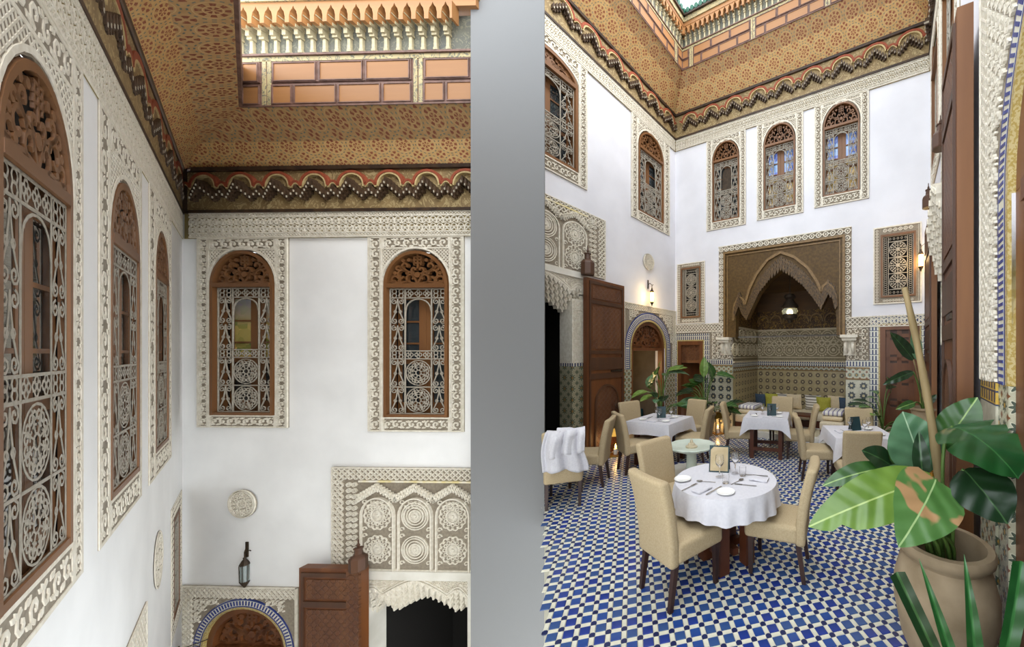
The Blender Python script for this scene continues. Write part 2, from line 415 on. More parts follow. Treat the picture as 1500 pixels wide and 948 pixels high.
def fretwork(mb, hw, rise, y0, y1, t):                # half-round carved lunette, springing at z=0
    for s in (-1, 1):
        for cx_, cz_, r, a, tn in ((.22, .2, .2, -pi/2, .9), (.55, .28, .23, pi, -.95), (.8, .14, .15, pi*.9, -.9), (.42, .58, .17, -.6*pi, .9), (.12, .46, .12, -pi/2, .8), (.68, .5, .1, pi, -.9)):
            mb.strip([(s*x_*hw, z_*rise) for x_, z_ in spiral(cx_, cz_, r, a, tn, 9, .25)], t, y0, y1)
        mb.strip([(0, 0), (s*.2*hw, .38*rise), (s*.4*hw, .42*rise), (s*.62*hw, .56*rise)], t, y0, y1)
        mb.strip([(s*.05*hw, .02*rise), (s*.4*hw, .08*rise), (s*.66*hw, .05*rise), (s*.95*hw, .08*rise)], t, y0, y1)
        for x_, z_ in ((.3, .78), (.5, .76), (.78, .36), (.36, .36), (.62, .12)):
            mb.disc(s*x_*hw, z_*rise, t*1.05, y0, y1, 6)
        for q in (.68, .78, .88): mb.box(min(0, s*.16*hw), max(0, s*.16*hw), y0, y1, q*rise-t*.3, q*rise+t*.3)
        mb.box(s*.12*hw-t*.3, s*.12*hw+t*.3, y0, y1, .6*rise, .9*rise)
    mb.disc(0, .3*rise, .1*hw, y0-.004, y1, 8); mb.box(-t*.4, t*.4, y0, y1, .5*rise, .98*rise)

def grille_mesh(key, W_, H_, flowers, top=True, r=.0105):
    """scrolled iron grille, drawn in a 255 x 557 field like the photographed one"""
    mb = MB(); sx, sz = W_/255, H_/557
    P = lambda x, y: ((x-127.5)*sx, 0, (557-y)*sz)
    L = lambda pts, rr=r, cl=False: mb.tube([P(*p) for p in pts], rr, 4, closed=cl, caps=False)
    circ = lambda cx_, cy_, q, n=10: L([(cx_+q*cos(2*pi*i/n), cy_+q*sin(2*pi*i/n)) for i in range(n)], r*.8, True)
    sp = lambda cx_, cy_, q, a, tn: L(spiral(cx_, cy_, q, a, tn, 9, .2), r*.85)
    for x_ in (2, 68, 185, 253): L([(x_, 0), (x_, 557)], r*1.1)
    hs = (2, 42, 277, 312, 437, 555) if top else (2, 42, 170, 300, 430, 555)
    for y_ in hs: L([(0, y_), (255, y_)], r*1.1)
    for c0 in (35, 219):
        for qx in (-1, 1):
            for qy in (-1, 1): circ(c0+qx*15, 22+qy*9, 10, 8); 
            if top:
                for qy in (-1, 1): circ(c0+qx*15, 294+qy*8, 9, 8)
        segs = ((42, 160), (160, 277), (312, 437), (437, 555)) if top else ((42, 170), (170, 300), (300, 430), (430, 555))
        for y0_, y1_ in segs:
            for s in (-1, 1):
                L([(c0+s*27, y1_-16), (c0+s*12, (y0_+y1_)/2+10), (c0+s*3, y0_+30), (c0, y0_+4)], r*.85)
                sp(c0+s*15, y1_-16, 14, 0 if s > 0 else pi, s*1.3); sp(c0+s*15, y0_+16, 14, -pi/2, s*1.3)
                circ(c0+s*11, (y0_+y1_)/2+2, 6, 6)
    for i in range(3):
        for yy in ((22, 294) if top else (22,)):
            c0 = 88+i*38
            for dx, dy in ((9, 0), (-9, 0), (0, 9), (0, -9)): circ(c0+dx, yy+dy, 7, 6)
    if top: L([(68, 277), (70, 110)]+[(127-55*cos(pi*i/10), 95-48*sin(pi*i/10)) for i in range(11)]+[(185, 110), (185, 277)])
    for fy in flowers:
        circ(127, fy, 12, 10); circ(127, fy, 55, 20)
        for i in range(8):
            a = pi/8+i*pi/4
            for s in (-1, 1): sp(127+38*cos(a+s*.2), fy+38*sin(a+s*.2), 13, a+pi, s*1.2)
            L([(127+12*cos(a), fy+12*sin(a)), (127+52*cos(a), fy+52*sin(a))], r*.7)
    M[key] = mb.mesh(key, globals()['M']['iron'], 0); return M[key]

def window(wall, name, label, outer, wood, ztr, zap, grille=True, glass='pane', cell=.1, depth=.14, low=True, casement=True, halfshut=False):
    """arched timber window with lunette, iron grille and carved stucco surround"""
    U0, U1, Z0, Z1 = outer; u0, u1, z0 = wood; c = (u0+u1)/2; hw = (u1-u0)/2
    o = wall.thing(name, label, 'window', c, z0, 0, kind='structure')
    rise = zap-ztr; wz = ztr-z0; ft = hw*.09
    X0, X1, B0, B1 = U0-c, U1-c, Z0-z0, Z1-z0
    mb = MB(); pts = arch_pts(0, hw*1.03, wz, rise*1.03)
    arch_plate(mb, X0, X1, 0, B1, pts, -.012, .10); mb.box(X0, X1, -.012, .1, B0, 0)
    sr = mb.build('surround', M['stucco_shaded_back'], o)
    mb = MB(); y0, y1 = -.03, -.012; bw = min(hw*.42, (X1-hw)*.8); t = cell*.16
    if X1-hw > .04:
        g0 = (X1-hw-bw)/2+.001
        for s in (-1, 1):
            xa, xb = (X0, -hw*1.05) if s < 0 else (hw*1.05, X1)
            fillet(mb, xa, xb, B0, B1, t, y0, y1)
            wb = xb-xa; gd = wb*.17
            band(mb, xa+gd, xb-gd, B0+t*1.6, B1-t*1.6, wb-2*gd, 'scroll', y0, y1)
            for e_ in (xa+t, xb-gd+t*.2): band(mb, e_, e_+gd-t*1.2, B0+t, B1-t, gd-t*1.2, 'lattice', y0, y1); 
            for e_ in (xa+gd, xb-gd): mb.box(e_-t*.25, e_+t*.25, y0, y1, B0, B1)
        fillet(mb, -hw*1.05, hw*1.05, B0, 0, t, y0, y1)
        band(mb, -hw*1.05+t, hw*1.05-t, B0+t*1.6, -t*1.6, min(cell, -B0-t*3.2), 'scroll', y0, y1)
        tb = min(cell*1.1, max(.02, B1-wz-rise-.03)) if B1-wz-rise > .06 else 0
        if tb:
            fillet(mb, -hw*1.05, hw*1.05, B1-tb-2*t, B1, t, y0, y1); band(mb, -hw, hw, B1-tb-t, B1-t, tb, 'scroll', y0, y1)
        zt = B1-(tb+2*t if tb else 0)
        band(mb, -hw*1.04, hw*1.04, wz, zt, cell*.42, 'lattice', y0+.006, y1, lambda x_, z_: (x_/(hw*1.1))**2+((z_-wz)/(rise*1.1))**2 > 1 and z_ < zt-.01)
        mb.strip([(p*1.06, wz+(q-wz)*1.06) for p, q in pts], cell*.22, y0-.004, y1)
    stuff(mb.build('carved_relief', M['stucco'], sr))
    mb = MB()                                         # timber frame
    mb.strip(arch_pts(0, hw-ft/2, wz, rise-ft/2, 18), ft, -.035, .12)
    for s in (-1, 1): mb.box(s*(hw-ft/2)-ft/2, s*(hw-ft/2)+ft/2, -.035, .12, 0, wz)
    fr = mb.build('frame', M['cedar'], o)
    mb = MB(); mb.box(-hw+ft, hw-ft, -.045, .1, wz-ft*.9, wz+ft*.5); mb.build('transom', M['cedar_flat'], o)
    mb = MB(); mb.box(-hw+ft*.9, hw-ft*.9, -.03, .1, 0, ft*.9); mb.build('sill', M['cedar_flat'], o)
    mb = MB(); fretwork(mb, hw-ft, rise-ft, .0, .045, hw*.058); ob = mb.build('lunette', M['cedar'], o); ob.location = (0, 0, wz+ft*.4)
    if grille:
        key = 'grille_%.2f_%.2f' % (hw, wz)
        if key not in M: grille_mesh(key, 2*(hw-ft), wz-ft*1.9, (374, 495))
        link('grille', M[key], o, (0, .02, ft*.9))
    if casement:                                       # two leaves with arched lights behind the grille
        for s in (-1, 1):
            xi, xo = s*.002, s*(hw-ft)
            xa, xb = min(xi, xo), max(xi, xo)
            mb = MB(); W1 = xb-xa
            st = W1*.24; mb.box(xa, xa+st*(1 if s > 0 else .5), depth, depth+.04, 0, wz); mb.box(xb-st*(.5 if s > 0 else 1), xb, depth, depth+.04, 0, wz)
            ia, ib = (xa+st, xb-st*.5) if s > 0 else (xa+st*.5, xb-st)
            mb.box(ia, ib, depth, depth+.04, 0, wz*.1); mb.box(ia, ib, depth, depth+.04, wz*.4, wz*.44); mb.box(ia, ib, depth, depth+.04, wz*.9, wz)
            for q in (.56, .73): mb.box(ia, ib, depth, depth+.03, wz*q-.012, wz*q+.012)
            lf = mb.build('casement', M['cedar'], o)
            mb = MB(); mb.box(ia, ib, depth+.018, depth+.024, wz*.44, wz*.9); mb.build('pane', M[glass], lf); mb = MB(); mb.box(ia, ib, depth+.018, depth+.024, wz*.1, wz*.4); mb.build('pane', M['painted_view' if glass == 'painted_view' else 'pane'], lf)
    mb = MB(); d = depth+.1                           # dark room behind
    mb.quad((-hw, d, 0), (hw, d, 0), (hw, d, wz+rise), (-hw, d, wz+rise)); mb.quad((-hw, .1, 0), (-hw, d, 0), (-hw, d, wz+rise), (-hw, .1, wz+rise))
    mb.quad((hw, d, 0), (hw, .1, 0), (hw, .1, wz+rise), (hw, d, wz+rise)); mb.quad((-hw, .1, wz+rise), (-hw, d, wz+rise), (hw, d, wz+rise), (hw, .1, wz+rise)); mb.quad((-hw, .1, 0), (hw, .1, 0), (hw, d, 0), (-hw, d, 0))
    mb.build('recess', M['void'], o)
    if halfshut:
        mb = MB(); mb.prism([(-hw*.38, wz*.42), (hw*.38, wz*.42)]+[(p, q) for p, q in reversed(arch_pts(0, hw*.38, wz*.78, wz*.1, 8))], .07, .09); mb.build('shutter', M['dark_metal'], o)
    return o, (U0+.02, U1-.02, Z0+.02, Z1-.02)
# ================================================================== SETTING
# ---- floors, grey separator band as a pier, added light screen behind the viewer
ZF = -4.8
def poly_slab(name, label, pts, z, th, mat):
    mb = MB(); n = len(pts)
    mb.add([(x, y, z) for x, y in pts]+[(x, y, z-th) for x, y in pts], [tuple(range(n)), tuple(range(2*n-1, n-1, -1))]+[(i, i+n, (i+1) % n+n, (i+1) % n) for i in range(n)])
    return tag(mb.build(name, mat), label, 'floor', kind='structure')
pr = lambda px_, d: ((px_-PX)/FPX*d, d)
P1, P2 = pr(689.5, 4.3), pr(797.5, 4.3)
jr = RL.px(798, 500)[0]
Ej = RL.P(jr)
floor_pts = [RL.P(.02)[:2], RL.P(jr-.05)[:2], P2, pr(797, 2.2), (-.9, -.6), (-.9, -1.5), (2.2, -1.5), RR.P(6.0, 0, -.0)[:2], RR.P(0)[:2]]
floor_pts = floor_pts[::-1] if sum((b[0]-a[0])*(b[1]+a[1]) for a, b in zip(floor_pts, floor_pts[1:]+floor_pts[:1])) > 0 else floor_pts
fl = poly_slab('floor', 'mortar bed of the blue and white tiled court floor', floor_pts, -.006, .25, M['grout'])
poly_slab('floor_lower_court', 'pale marble floor at the foot of the tall white court', [(-9, -2.0), (-1.2, -2.0), (-2.2, 4.4), (-3.0, 5.4), (-9, 5.4)], ZF, .2, M['marble'])
mb = MB(); pts = [P1, P2, (Ej[0]+.02, Ej[1]-.03), (Ej[0]-.4, Ej[1]+.1), (pr(700, 5.0)[0], 4.93)]
mb.add([(x, y, ZF) for x, y in pts]+[(x, y, 6.9) for x, y in pts], [tuple(range(4, -1, -1)), tuple(range(5, 10))]+[(i, (i+1) % 5, (i+1) % 5+5, i+5) for i in range(5)])
tag(mb.build('wall_divider', M['grey']), 'plain grey separator band built as a pier between the two courts', 'wall', kind='structure')  # stands in for the plain band that separates the two views
mb = MB(); mb.box(-1.0, 3.2, -3.2, -2.9, ZF, 3.6); tag(mb.build('wall_light_screen', M['plaster']), 'unseen white wall added behind the viewer to shape the light', 'wall', kind='structure')  # unseen wall, added and sized for how much light reaches the courts

# ---- gallery court (upper storey seen across the corner)
def px4(wall, xl, xr, yt, yb): return wall.rect(xl, yt, yb, xr, yt, yb)
LBU = LB.px(735, 500)[0]; LLU = LL.px(-45, 500)[0]-1.3
wl = []
zc0, zc1 = LB.px(400, 312)[1], LB.px(400, 252)[1]      # cornice band bottom / top
zf0 = LB.px(400, 349)[1]                               # frieze bottom
holesB, holesL = [], []
for n, (xo0, xo1, xw0, xw1, yb) in enumerate(((292.5, 424, 312, 404, 626), (541.5, 681, 565, 658, 632))):
    U0, U1 = LB.px(xo0, 500)[0], LB.px(xo1, 500)[0]; u0, u1 = LB.px(xw0, 500)[0], LB.px(xw1, 500)[0]; c = (xw0+xw1)/2
    z = lambda y: LB.px(c, y)[1]
    o, h = window(LB, 'window_%d' % (n+1), ('arched cedar window with white scrolled grille above the round plaster medallion', 'arched cedar window with white scrolled grille above the carved stucco gate')[n],
                  (U0, U1, z(yb), zf0), (u0, u1, z(608+n*3)), z(417+n), z(368), glass='garden' if n == 0 else 'pane', cell=.125)
    holesB.append(h)
for n, (xo0, xo1, xw0, xw1, yb, ybw, ytr, yap) in enumerate((((-14, 119, -8, 103, 0, 0, 0, 0)), (143, 206, 161, 203, 0, 0, 0, 0), (217, 250, 227, 246, 0, 0, 0, 0))):
    U0, U1 = LL.px(xo0, 500)[0], LL.px(xo1, 500)[0]; u0, u1 = LL.px(xw0, 500)[0], LL.px(xw1, 500)[0]
    zb = LL.px(118, 840)[1]
    zs = [LL.px(a, b)[1] for a, b in ((98, 800), (100, 292), (62, 108))]
    if n == 0: u0 = 2*LL.px(28, 500)[0]-u1 if False else u0
    o, h = window(LL, 'window_%d' % (n+3), ('largest cedar window with scrolled grille, beside the tall white wall strip', 'middle cedar window with scrolled grille on the receding white wall', 'farthest cedar window with scrolled grille next to the court corner')[n],
                  (U0, U1, zb, zf0), (u0, u1, zs[0]), zs[1], zs[2], cell=.15)
    o.scale = (1, .22, 1); holesL.append(h)
# small tall grille window low on the left wall
def small_window(wall, name, label, outer, wood, ky=1, n=3, cell=.08):
    U0, U1, Z0, Z1 = outer; u0, u1, z0, z1 = wood; c = (u0+u1)/2; hw = (u1-u0)/2; hh = z1-z0
    o = wall.thing(name, label, 'window', c, z0, 0, kind='structure'); o.scale = (1, ky, 1)
    mb = MB(); X0, X1, B0, B1 = U0-c, U1-c, Z0-z0, Z1-z0
    mb.box(X0, -hw, -.01, .1, B0, B1); mb.box(hw, X1, -.01, .1, B0, B1); mb.box(-hw, hw, -.01, .1, B0, 0); mb.box(-hw, hw, -.01, .1, hh, B1)
    sr = mb.build('surround', M['stucco_shaded_back'], o)
    mb = MB(); fillet(mb, X0, X1, B0, B1, cell*.2, -.03, -.01); t = cell*.3
    for a, b, c_, d in ((X0, -hw, B0, B1), (hw, X1, B0, B1), (-hw, hw, B0, 0), (-hw, hw, hh, B1)):
        band(mb, a+t, b-t, c_+t, d-t, min(cell, b-a-2*t, d-c_-2*t), 'chain', -.025, -.01)
    stuff(mb.build('carved_relief', M['stucco'], sr))
    mb = MB(); fillet(mb, -hw, hw, 0, hh, hw*.12, -.03, .1); mb.build('frame', M['cedar'], o)
    mb = MB(); k = hw*.12; iw = hw-k; ih = hh-2*k; t = iw*.045
    fillet(mb, -iw, iw, k, k+ih, t, .0, .03); nb = max(2, round(ih/(iw*.32)))
    for s in (-1, 1):
        mb.box(s*iw*.62-t/2, s*iw*.62+t/2, 0, .03, k, k+ih)
        for j in range(nb*2): mb.ring(s*iw*.81, k+(j+.5)*ih/nb/2, iw*.1, t*.6, 0, .03, 6)
    for j in range(n):
        zc = k+ih*(.1+.8*(j+.5)/n); rr = min(iw*.55, ih*.38/n)
        mb.ring(0, zc, rr, t, 0, .03, 16); mb.disc(0, zc, rr*.24, 0, .03, 8); mb.ring(0, zc, rr*.55, t*.8, 0, .03, 12)
        for i in range(8): a = i*pi/4; mb.strip([(rr*.25*cos(a), zc+rr*.25*sin(a)), (rr*cos(a), zc+rr*sin(a))], t*1.3, 0, .03); mb.disc(rr*.78*cos(a+pi/8), zc+rr*.78*sin(a+pi/8), rr*.12, 0, .03, 6)
        zz = k+ih*(.1+.8*(j+1)/n); mb.box(-iw*.62, iw*.62, 0, .03, zz-t/2, zz+t/2)
    mb.box(-iw*.62, iw*.62, 0, .03, k+ih*.1-t/2, k+ih*.1+t/2)
    for q in (.05, .95):
        for i in range(5): mb.ring(iw*.25*(i-2), k+ih*q, iw*.07, t*.6, 0, .03, 6)
    mb.build('lattice', M['iron'], o)
    mb = MB(); d = .2; mb.box(-hw, hw, .1, d, 0, hh); mb.build('recess', M['void'], o)
    return o, (U0+.02, U1-.02, Z0+.02, Z1-.02)
ou = LL.rect(250, 749, 930, 265.5, 717, 905); wd = LL.rect(254, 762, 905, 262.5, 745, 885)
o, h = small_window(LL, 'window_6', 'narrow lattice window low on the receding white wall', ou, wd, .22); holesL.append(h)
# ---- cornice: frieze, painted band with muqarnas arches, cove, soffit, panelled parapet
def bay_mesh(P, h, ky):
    mb = MB(); q = P/.55; zq = h/.6
    def S(pts, wd, y0, y1, m): mb.strip([(x*q, z*zq) for x, z in pts], wd*q, y0*ky, y1*ky, m=m)
    big = [(.2*sin(a), .34+.22*cos(a)**.8) for a in [(-1+2*i/12)*pi/2*.96 for i in range(13)]]
    for dx in (0,):
        S(big, .036, -.05, 0, 0); S([(x*.86, z-.03) for x, z in big], .022, -.045, 0, 1)
    for s in (-1, 1):
        sm = [(s*(.2+.075*t), .35+.07*t+.02*sin(pi*t)) for t in (0, .33, .66, 1)]
        S(sm, .032, -.05, 0, 0); S([(x, z-.03) for x, z in sm], .018, -.045, 0, 1)
    def cell(x, z, w_, h_, d, wh=True):
        w_ *= q; h_ *= zq; x *= q; z *= zq
        mb.prism([(x-w_/2, z), (x+w_/2, z), (x+w_/2, z+h_*.6), (x, z+h_), (x-w_/2, z+h_*.6)], -d*ky, 0, 2)
        mb.box(x-w_*.13, x+w_*.13, -(d+.012)*ky, -d*ky*.9, z-h_*.02, z+h_*.26, 3) if wh else None
        mb.prism([(x-w_*.16, z), (x, z-h_*.28), (x+w_*.16, z)], -d*ky, -d*ky*.4, 2)
    for i in range(-4, 5):
        cell(i*.043, .335-.043*abs(i), .036, .11, .06+.012*(4-abs(i))); 
        if abs(i) < 4: cell(i*.043+.02*(1 if i >= 0 else -1), .27-.043*abs(i), .026, .07, .05, False)
    for i in (-1, 0, 1):
        for s in ((1,) if i <= 0 else (1,)): cell(.275+i*.043, .25-.045*abs(i), .038, .11, .06)
    return mb.mesh('muqarnas_bay', [M['red_paint'], M['cream_paint'], M['muq'], M['white_paint']])
simple('frieze_ground', '#96834c', '#877850', .9, 9); simple('colonnette', '#bdb08c', '#a3977a', .7, 20); painted('eave_back', '#5c5a4d', '#50504a', '#6f6c5a', 9); simple('muq', '#4f3a26', '#3c2b1c', .6, 20); simple('red_paint', '#9a4a2c', '#86402a', .7, 20); simple('cream_paint', '#c9b383', '#b59d6c', .7, 20); simple('white_paint', '#b5ab98', None, .7)
def cornice(wall, name, label, uL, uR, cotL, cotR, zfr, z0, z1, prof, sc_, ky=1, cell=.13, P=.55, fascia=True, period=.165, ek=1):
    """uL,uR wall ends; cot = inward run of the mitre per metre of projection (0 = plain end)"""
    o = wall.thing(name, label, 'cornice', kind='structure')
    def sweep(nm, pr_, mat, par=o):
        mb = MB()
        for (o1, a), (o2, b) in zip(pr_, pr_[1:]):
            mb.quad((uL+o1*cotL, -o1, a), (uR-o1*cotR, -o1, a), (uR-o2*cotR, -o2, b), (uL+o2*cotL, -o2, b))
        return mb.build(nm, mat, par)
    k = ky
    fz = sweep('frieze', [(.0, zfr), (.022*k, zfr), (.022*k, z0)], M['frieze_ground'])
    mb = MB(); hh = z0-zfr; y0, y1 = -.042*k, -.022*k; g_ = .05*k
    a_, b_ = uL+g_*cotL, uR-g_*cotR
    e = hh*.17
    mb.box(a_, b_, y0, y1, zfr, zfr+hh*.05); mb.box(a_, b_, y0, y1, z0-hh*.05, z0)
    band(mb, a_, b_, zfr+hh*.05, zfr+e, e-hh*.05, 'lattice', y0, y1); band(mb, a_, b_, z0-e, z0-hh*.05, e-hh*.05, 'lattice', y0, y1)
    mb.box(a_, b_, y0, y1, zfr+e, zfr+e+hh*.04); mb.box(a_, b_, y0, y1, z0-e-hh*.04, z0-e)
    band(mb, a_, b_, zfr+e+hh*.05, z0-e-hh*.05, (hh-2*e-hh*.1)/2, 'palm', y0, y1)
    stuff(mb.build('carved_relief', M['stucco'], fz))
    sweep('moulding', [(0, z0-.01), (.06*k, z0-.01), (.06*k, z0+.03), (.03*k, z0+.03)], M['cornice_dark'])
    sweep('painted_band', [(.03*k, z0+.03), (.03*k, z1)], M['band_paint'])
    sweep('moulding', [(.03*k, z1-.005), (.075*k, z1-.005), (.085*k, z1+.04), (prof[0][0], z1+.05)], M['cornice_dark'])
    me = bay_mesh(P, z1-z0-.04, k); nb = int((b_-a_)/P)+1
    for i in range(nb):
        u = b_-(i+.5)*P if cotR else a_+(i+.5)*P
        if u-P*.55 < min(uL, a_)-.3: continue
        link('muqarnas_bay', me, o, (u, -.03*k, z0+.03))
    sweep('cove', [(prof[0][0], z1+.04), prof[1]], M['cove_lit'])
    sweep('soffit', [prof[1], prof[2]], M['cove_shaded'])
    if ky == 1 and cotL > 2: mb = MB(); mb.box(-.03, .13, -.034, .02, z0, z1+.13); mb.build('corner_post', M['cornice_dark'], o)
    if not fascia: return o
    ot, zb = prof[2]; s = sc_; A, B = uL+ot*cotL, uR-ot*cotR
    mb = MB(); mb.box(A, B, -ot, -ot+.1, zb, zb+.66*s); mb.box(A, B, -ot-.012, -ot, zb-.02*s, zb); fb = mb.build('parapet_board', M['panel_frame'], o)
    # timber panels in two staggered rows with painted straps
    meP = {}
    def panel(u, wd, z, hh):
        key = round(wd, 2), round(hh, 2)
        if key not in meP:
            m2 = MB(); m2.box(-wd/2, wd/2, -.012, .01, 0, hh); meP[key] = m2.mesh('panel', M['panel_wood'])
        link('panel', meP[key], o, (u, -ot, z))
    mo = MB()
    grp = 2.05*s; n = int((B-A)/grp)+2
    st = MB()
    for g in range(-1, n):
        x = A+.34*s+g*grp if cotL else B-.34*s-g*grp-grp
        if x+grp < A or x > B: continue
        for z_, row in ((.02, ((.22, .24), (.67, .54), (1.27, .54), (1.775, .35))), (.32, ((.39, .56), (1.02, .56), (1.65, .56)))):
            for c_, wd in row:
                u = x+c_*s; ua_, ub_ = max(A+.03, u-wd*s/2), min(B-.03, u+wd*s/2)
                if ub_-ua_ < .07: continue
                u = (ua_+ub_)/2; wd = (ub_-ua_)/s
                panel(u, wd*s, zb+z_*s, .23*s); 
                for q in (0, 1): fillet(mo, u-(wd/2+.012+.02*q)*s, u+(wd/2+.012+.02*q)*s, zb+(z_-.008-.012*q)*s, zb+(z_+.238+.012*q)*s, .012*s, -ot-.02+.008*q, -ot)
        for dx in (-.035, .035):
            if A < x+dx*s < B: st.box(x+(dx-.025)*s, x+(dx+.025)*s, -ot-.008, -ot, zb, zb+.6*s)
    st.box(A, B, -ot-.008, -ot, zb+.58*s, zb+.64*s)
    mo.box(A, B, -ot-.03, -ot, zb+.64*s, zb+.665*s); mo.build('panel_moulding', M['panel_frame'], fb)
    st.build('painted_strap', M['eave_paint'], fb)
    # colonnettes carrying pointed arches under the eave
    mb = MB(); mb.quad((A, -ot, zb+.66*s), (B, -ot, zb+.66*s), (B, -ot, zb+1.12*s), (A, -ot, zb+1.12*s)); mb.build('back_board', M['eave_back'], o)
    cm = MB(); w_ = .028*s
    cm.box(-w_, w_, -.03*s, 0, 0, .03*s); cm.box(-w_*.7, w_*.7, -.03*s, 0, .03*s, .17*s); cm.box(-w_*1.2, w_*1.2, -.05*s, 0, .17*s, .2*s); cm.box(-w_*.9, w_*.9, -.07*s, 0, .2*s, .27*s)
    cm.box(-w_*1.3, w_*1.3, -.1*s, 0, .27*s, .31*s); cm.prism([(-w_, .31*s), (w_, .31*s), (w_*.8, .36*s), (-w_*.8, .36*s)], -.12*s, 0); cm.box(-w_*1.2, w_*1.2, -.15*s, 0, .36*s, .42*s)
    cme = cm.mesh('colonnette', M['colonnette'])
    am = MB(); pd = period*s; hw = pd/2-w_*1.0
    arch_plate(am, -pd/2, pd/2, .28*s, .5*s, [(-hw, .3*s), (-hw, .36*s), (-hw*.75, .42*s), (-hw*.3, .45*s), (0, .49*s), (hw*.3, .45*s), (hw*.75, .42*s), (hw, .36*s), (hw, .3*s)], -.16*s, -.05*s)
    ame = am.mesh('arch', M['panel_wood'])
    for i in range(int((B-A)/pd)):
        u = A+(i+.5)*pd if cotL else B-(i+.5)*pd
        link('colonnette', cme, o, (u-pd/2, -ot, zb+.67*s)); link('arch', ame, o, (u, -ot, zb+.66*s))
    for nm, z_a, z_b, pj, mt in (('eave_board', 1.15, 1.26, .17*ek, 'panel_wood'), ('eave_band', 1.26, 1.40, .2*ek, 'eave_paint'), ('eave_edge', 1.40, 1.46, .26*ek, 'cornice_dark')):
        mb = MB(); mb.box(A-pj*s, B+pj*s, -ot-pj*s, -ot+.1, zb+z_a*s, zb+z_b*s); mb.build(nm, M[mt], o)
    tm = MB(); tm.tube([(0, -.36*s, 0), (0, .05, .1*s)], .07*s, 8); tme = tm.mesh('roof_tile', M['roof_tile'], 40)
    for i in range(int((B-A)/(.15*s)) if ek == 1 else 0): link('roof_tile', tme, o, (A+(i+.5)*.15*s, -ot+.06, zb+1.5*s))
    return o
cot17 = 1/tan(math.acos(-LL.d.dot(LB.d))/2)
profL = ((.03, zc1), (.18, LB.px(400, 208, .18)[1]), (.524, LB.px(400, 155, .524)[1]))
cornice(LB, 'trim_1', 'painted cornice with red arches and panelled parapet over the two-window wall', 0, LBU, cot17, 0, zf0, zc0, zc1, profL, .98, 1, ek=.6)
profLL = ((.03, zc1), profL[1], profL[2])
cornice(LL, 'trim_2', 'painted cornice with hanging stalactites over the receding white wall', LLU, 0, 0, cot17, zf0, zc0, zc1, profLL, .98, .22, P=.95, fascia=False)
mb = MB(); ot_, zb_ = profL[2]; mb.box(LLU, -ot_*cot17, -ot_, -ot_+.06, zb_-.02, zb_+.5); tag(mb.build('trim_10', M['panel_frame'], None, LL.P(0), LL.rz), 'low dark edge board above the receding wall cove', 'trim', kind='structure')
# ---- gates and doors of the gallery court
def leaf_parts(o, w_, h_, th, wick=True, ring=True, mat='door_wood'):
    """carved door leaf in local coords: x 0..w_, front at y=-th"""
    mb = MB(); mb.box(0, w_, -th, 0, 0, h_); bd = mb.build('board', M[mat], o)
    mb = MB(); t = w_*.09
    for a, b in ((.02, .045), (.44, .47), (.49, .56), (.58, .60), (.86, .88), (.97, .985)): mb.box(t, w_-t, -th-.02, -th, h_*a, h_*b)
    mb.box(t*.6, t, -th-.02, -th, h_*.02, h_*.985); mb.box(w_-t, w_-t*.6, -th-.02, -th, h_*.02, h_*.985)
    mb.build('rail', M['cedar_dark'] if mat == 'door_wood' else M[mat], o)
    mb = MB(); mb.box(t*1.4, w_-t*1.4, -th-.012, -th, h_*.61, h_*.85); mb.box(t*1.4, w_-t*1.4, -th-.012, -th, h_*.89, h_*.96); mb.build('carved_panel', M['door_carved'], o)
    if wick:
        mb = MB(); hw = w_*.3; pts = arch_pts(w_/2, hw, h_*.30, h_*.1, 12)
        mb.prism([(w_/2-hw, h_*.05), (w_/2+hw, h_*.05)]+pts[::-1], -th-.014, -th); wk = mb.build('wicket', M['door_carved'], o)
        mb = MB(); mb.strip([(w_/2-hw, h_*.05)]+pts+[(w_/2+hw, h_*.05)], w_*.035, -th-.03, -th); mb.build('wicket_frame', M['cedar_dark'], wk)
    if ring:
        mb = MB(); mb.tube([(w_*.75+.05*cos(a), -th-.04, h_*.27+.05*sin(a)) for a in [2*pi*i/12 for i in range(12)]], .008, 5, closed=True)
        mb.build('knocker', M['dark_metal'], o)
        mb = MB(); mb.box(w_*.6, w_*.9, -th-.035, -th-.015, h_*.475, h_*.485); mb.build('bolt', M['dark_metal'], o)
def finial(name, label, loc, s):
    mb = MB(); mb.lathe([(0, 0), (.16, .0), (.17, .03), (.17, .3), (.15, .34), (.08, .4), (.07, .52), (.09, .53), (.09, .55), (.02, .57), (.035, .61), (.015, .66), (.012, .74), (0, .76)], 8)
    for i in range(len(mb.v)): mb.v[i] = tuple(c*s for c in mb.v[i])
    return tag(mb.build(name, M['cedar_dark'], None, loc), label, 'finial')
def stalactites(mb, zcurve, x0, x1, step, tiers, drop, y_out, y_in, low=None):
    n = int((x1-x0)/step)
    for k in range(tiers):
        for i in range(n+(k % 2)):
            x = x0+(i+.5-.5*(k % 2))*step
            if x < x0 or x > x1: continue
            z = zcurve(x)-k*drop; w_ = step*.46; d = y_out-(y_out-y_in)*.16*k
            if low is not None and z-drop < low(x): continue
            mb.prism([(x-w_, z), (x-w_, z-drop*.55), (x-w_*.4, z-drop*.85), (x-w_*.25, z-drop*1.35), (x+w_*.25, z-drop*1.35), (x+w_*.4, z-drop*.85), (x+w_, z-drop*.55), (x+w_, z)], d, y_in)
            mb.prism([(x-w_*.5, z-drop*.15), (x-w_*.5, z-drop*.5), (x+w_*.5, z-drop*.5), (x+w_*.5, z-drop*.15), (x, z+drop*.1)], d-.012, d)
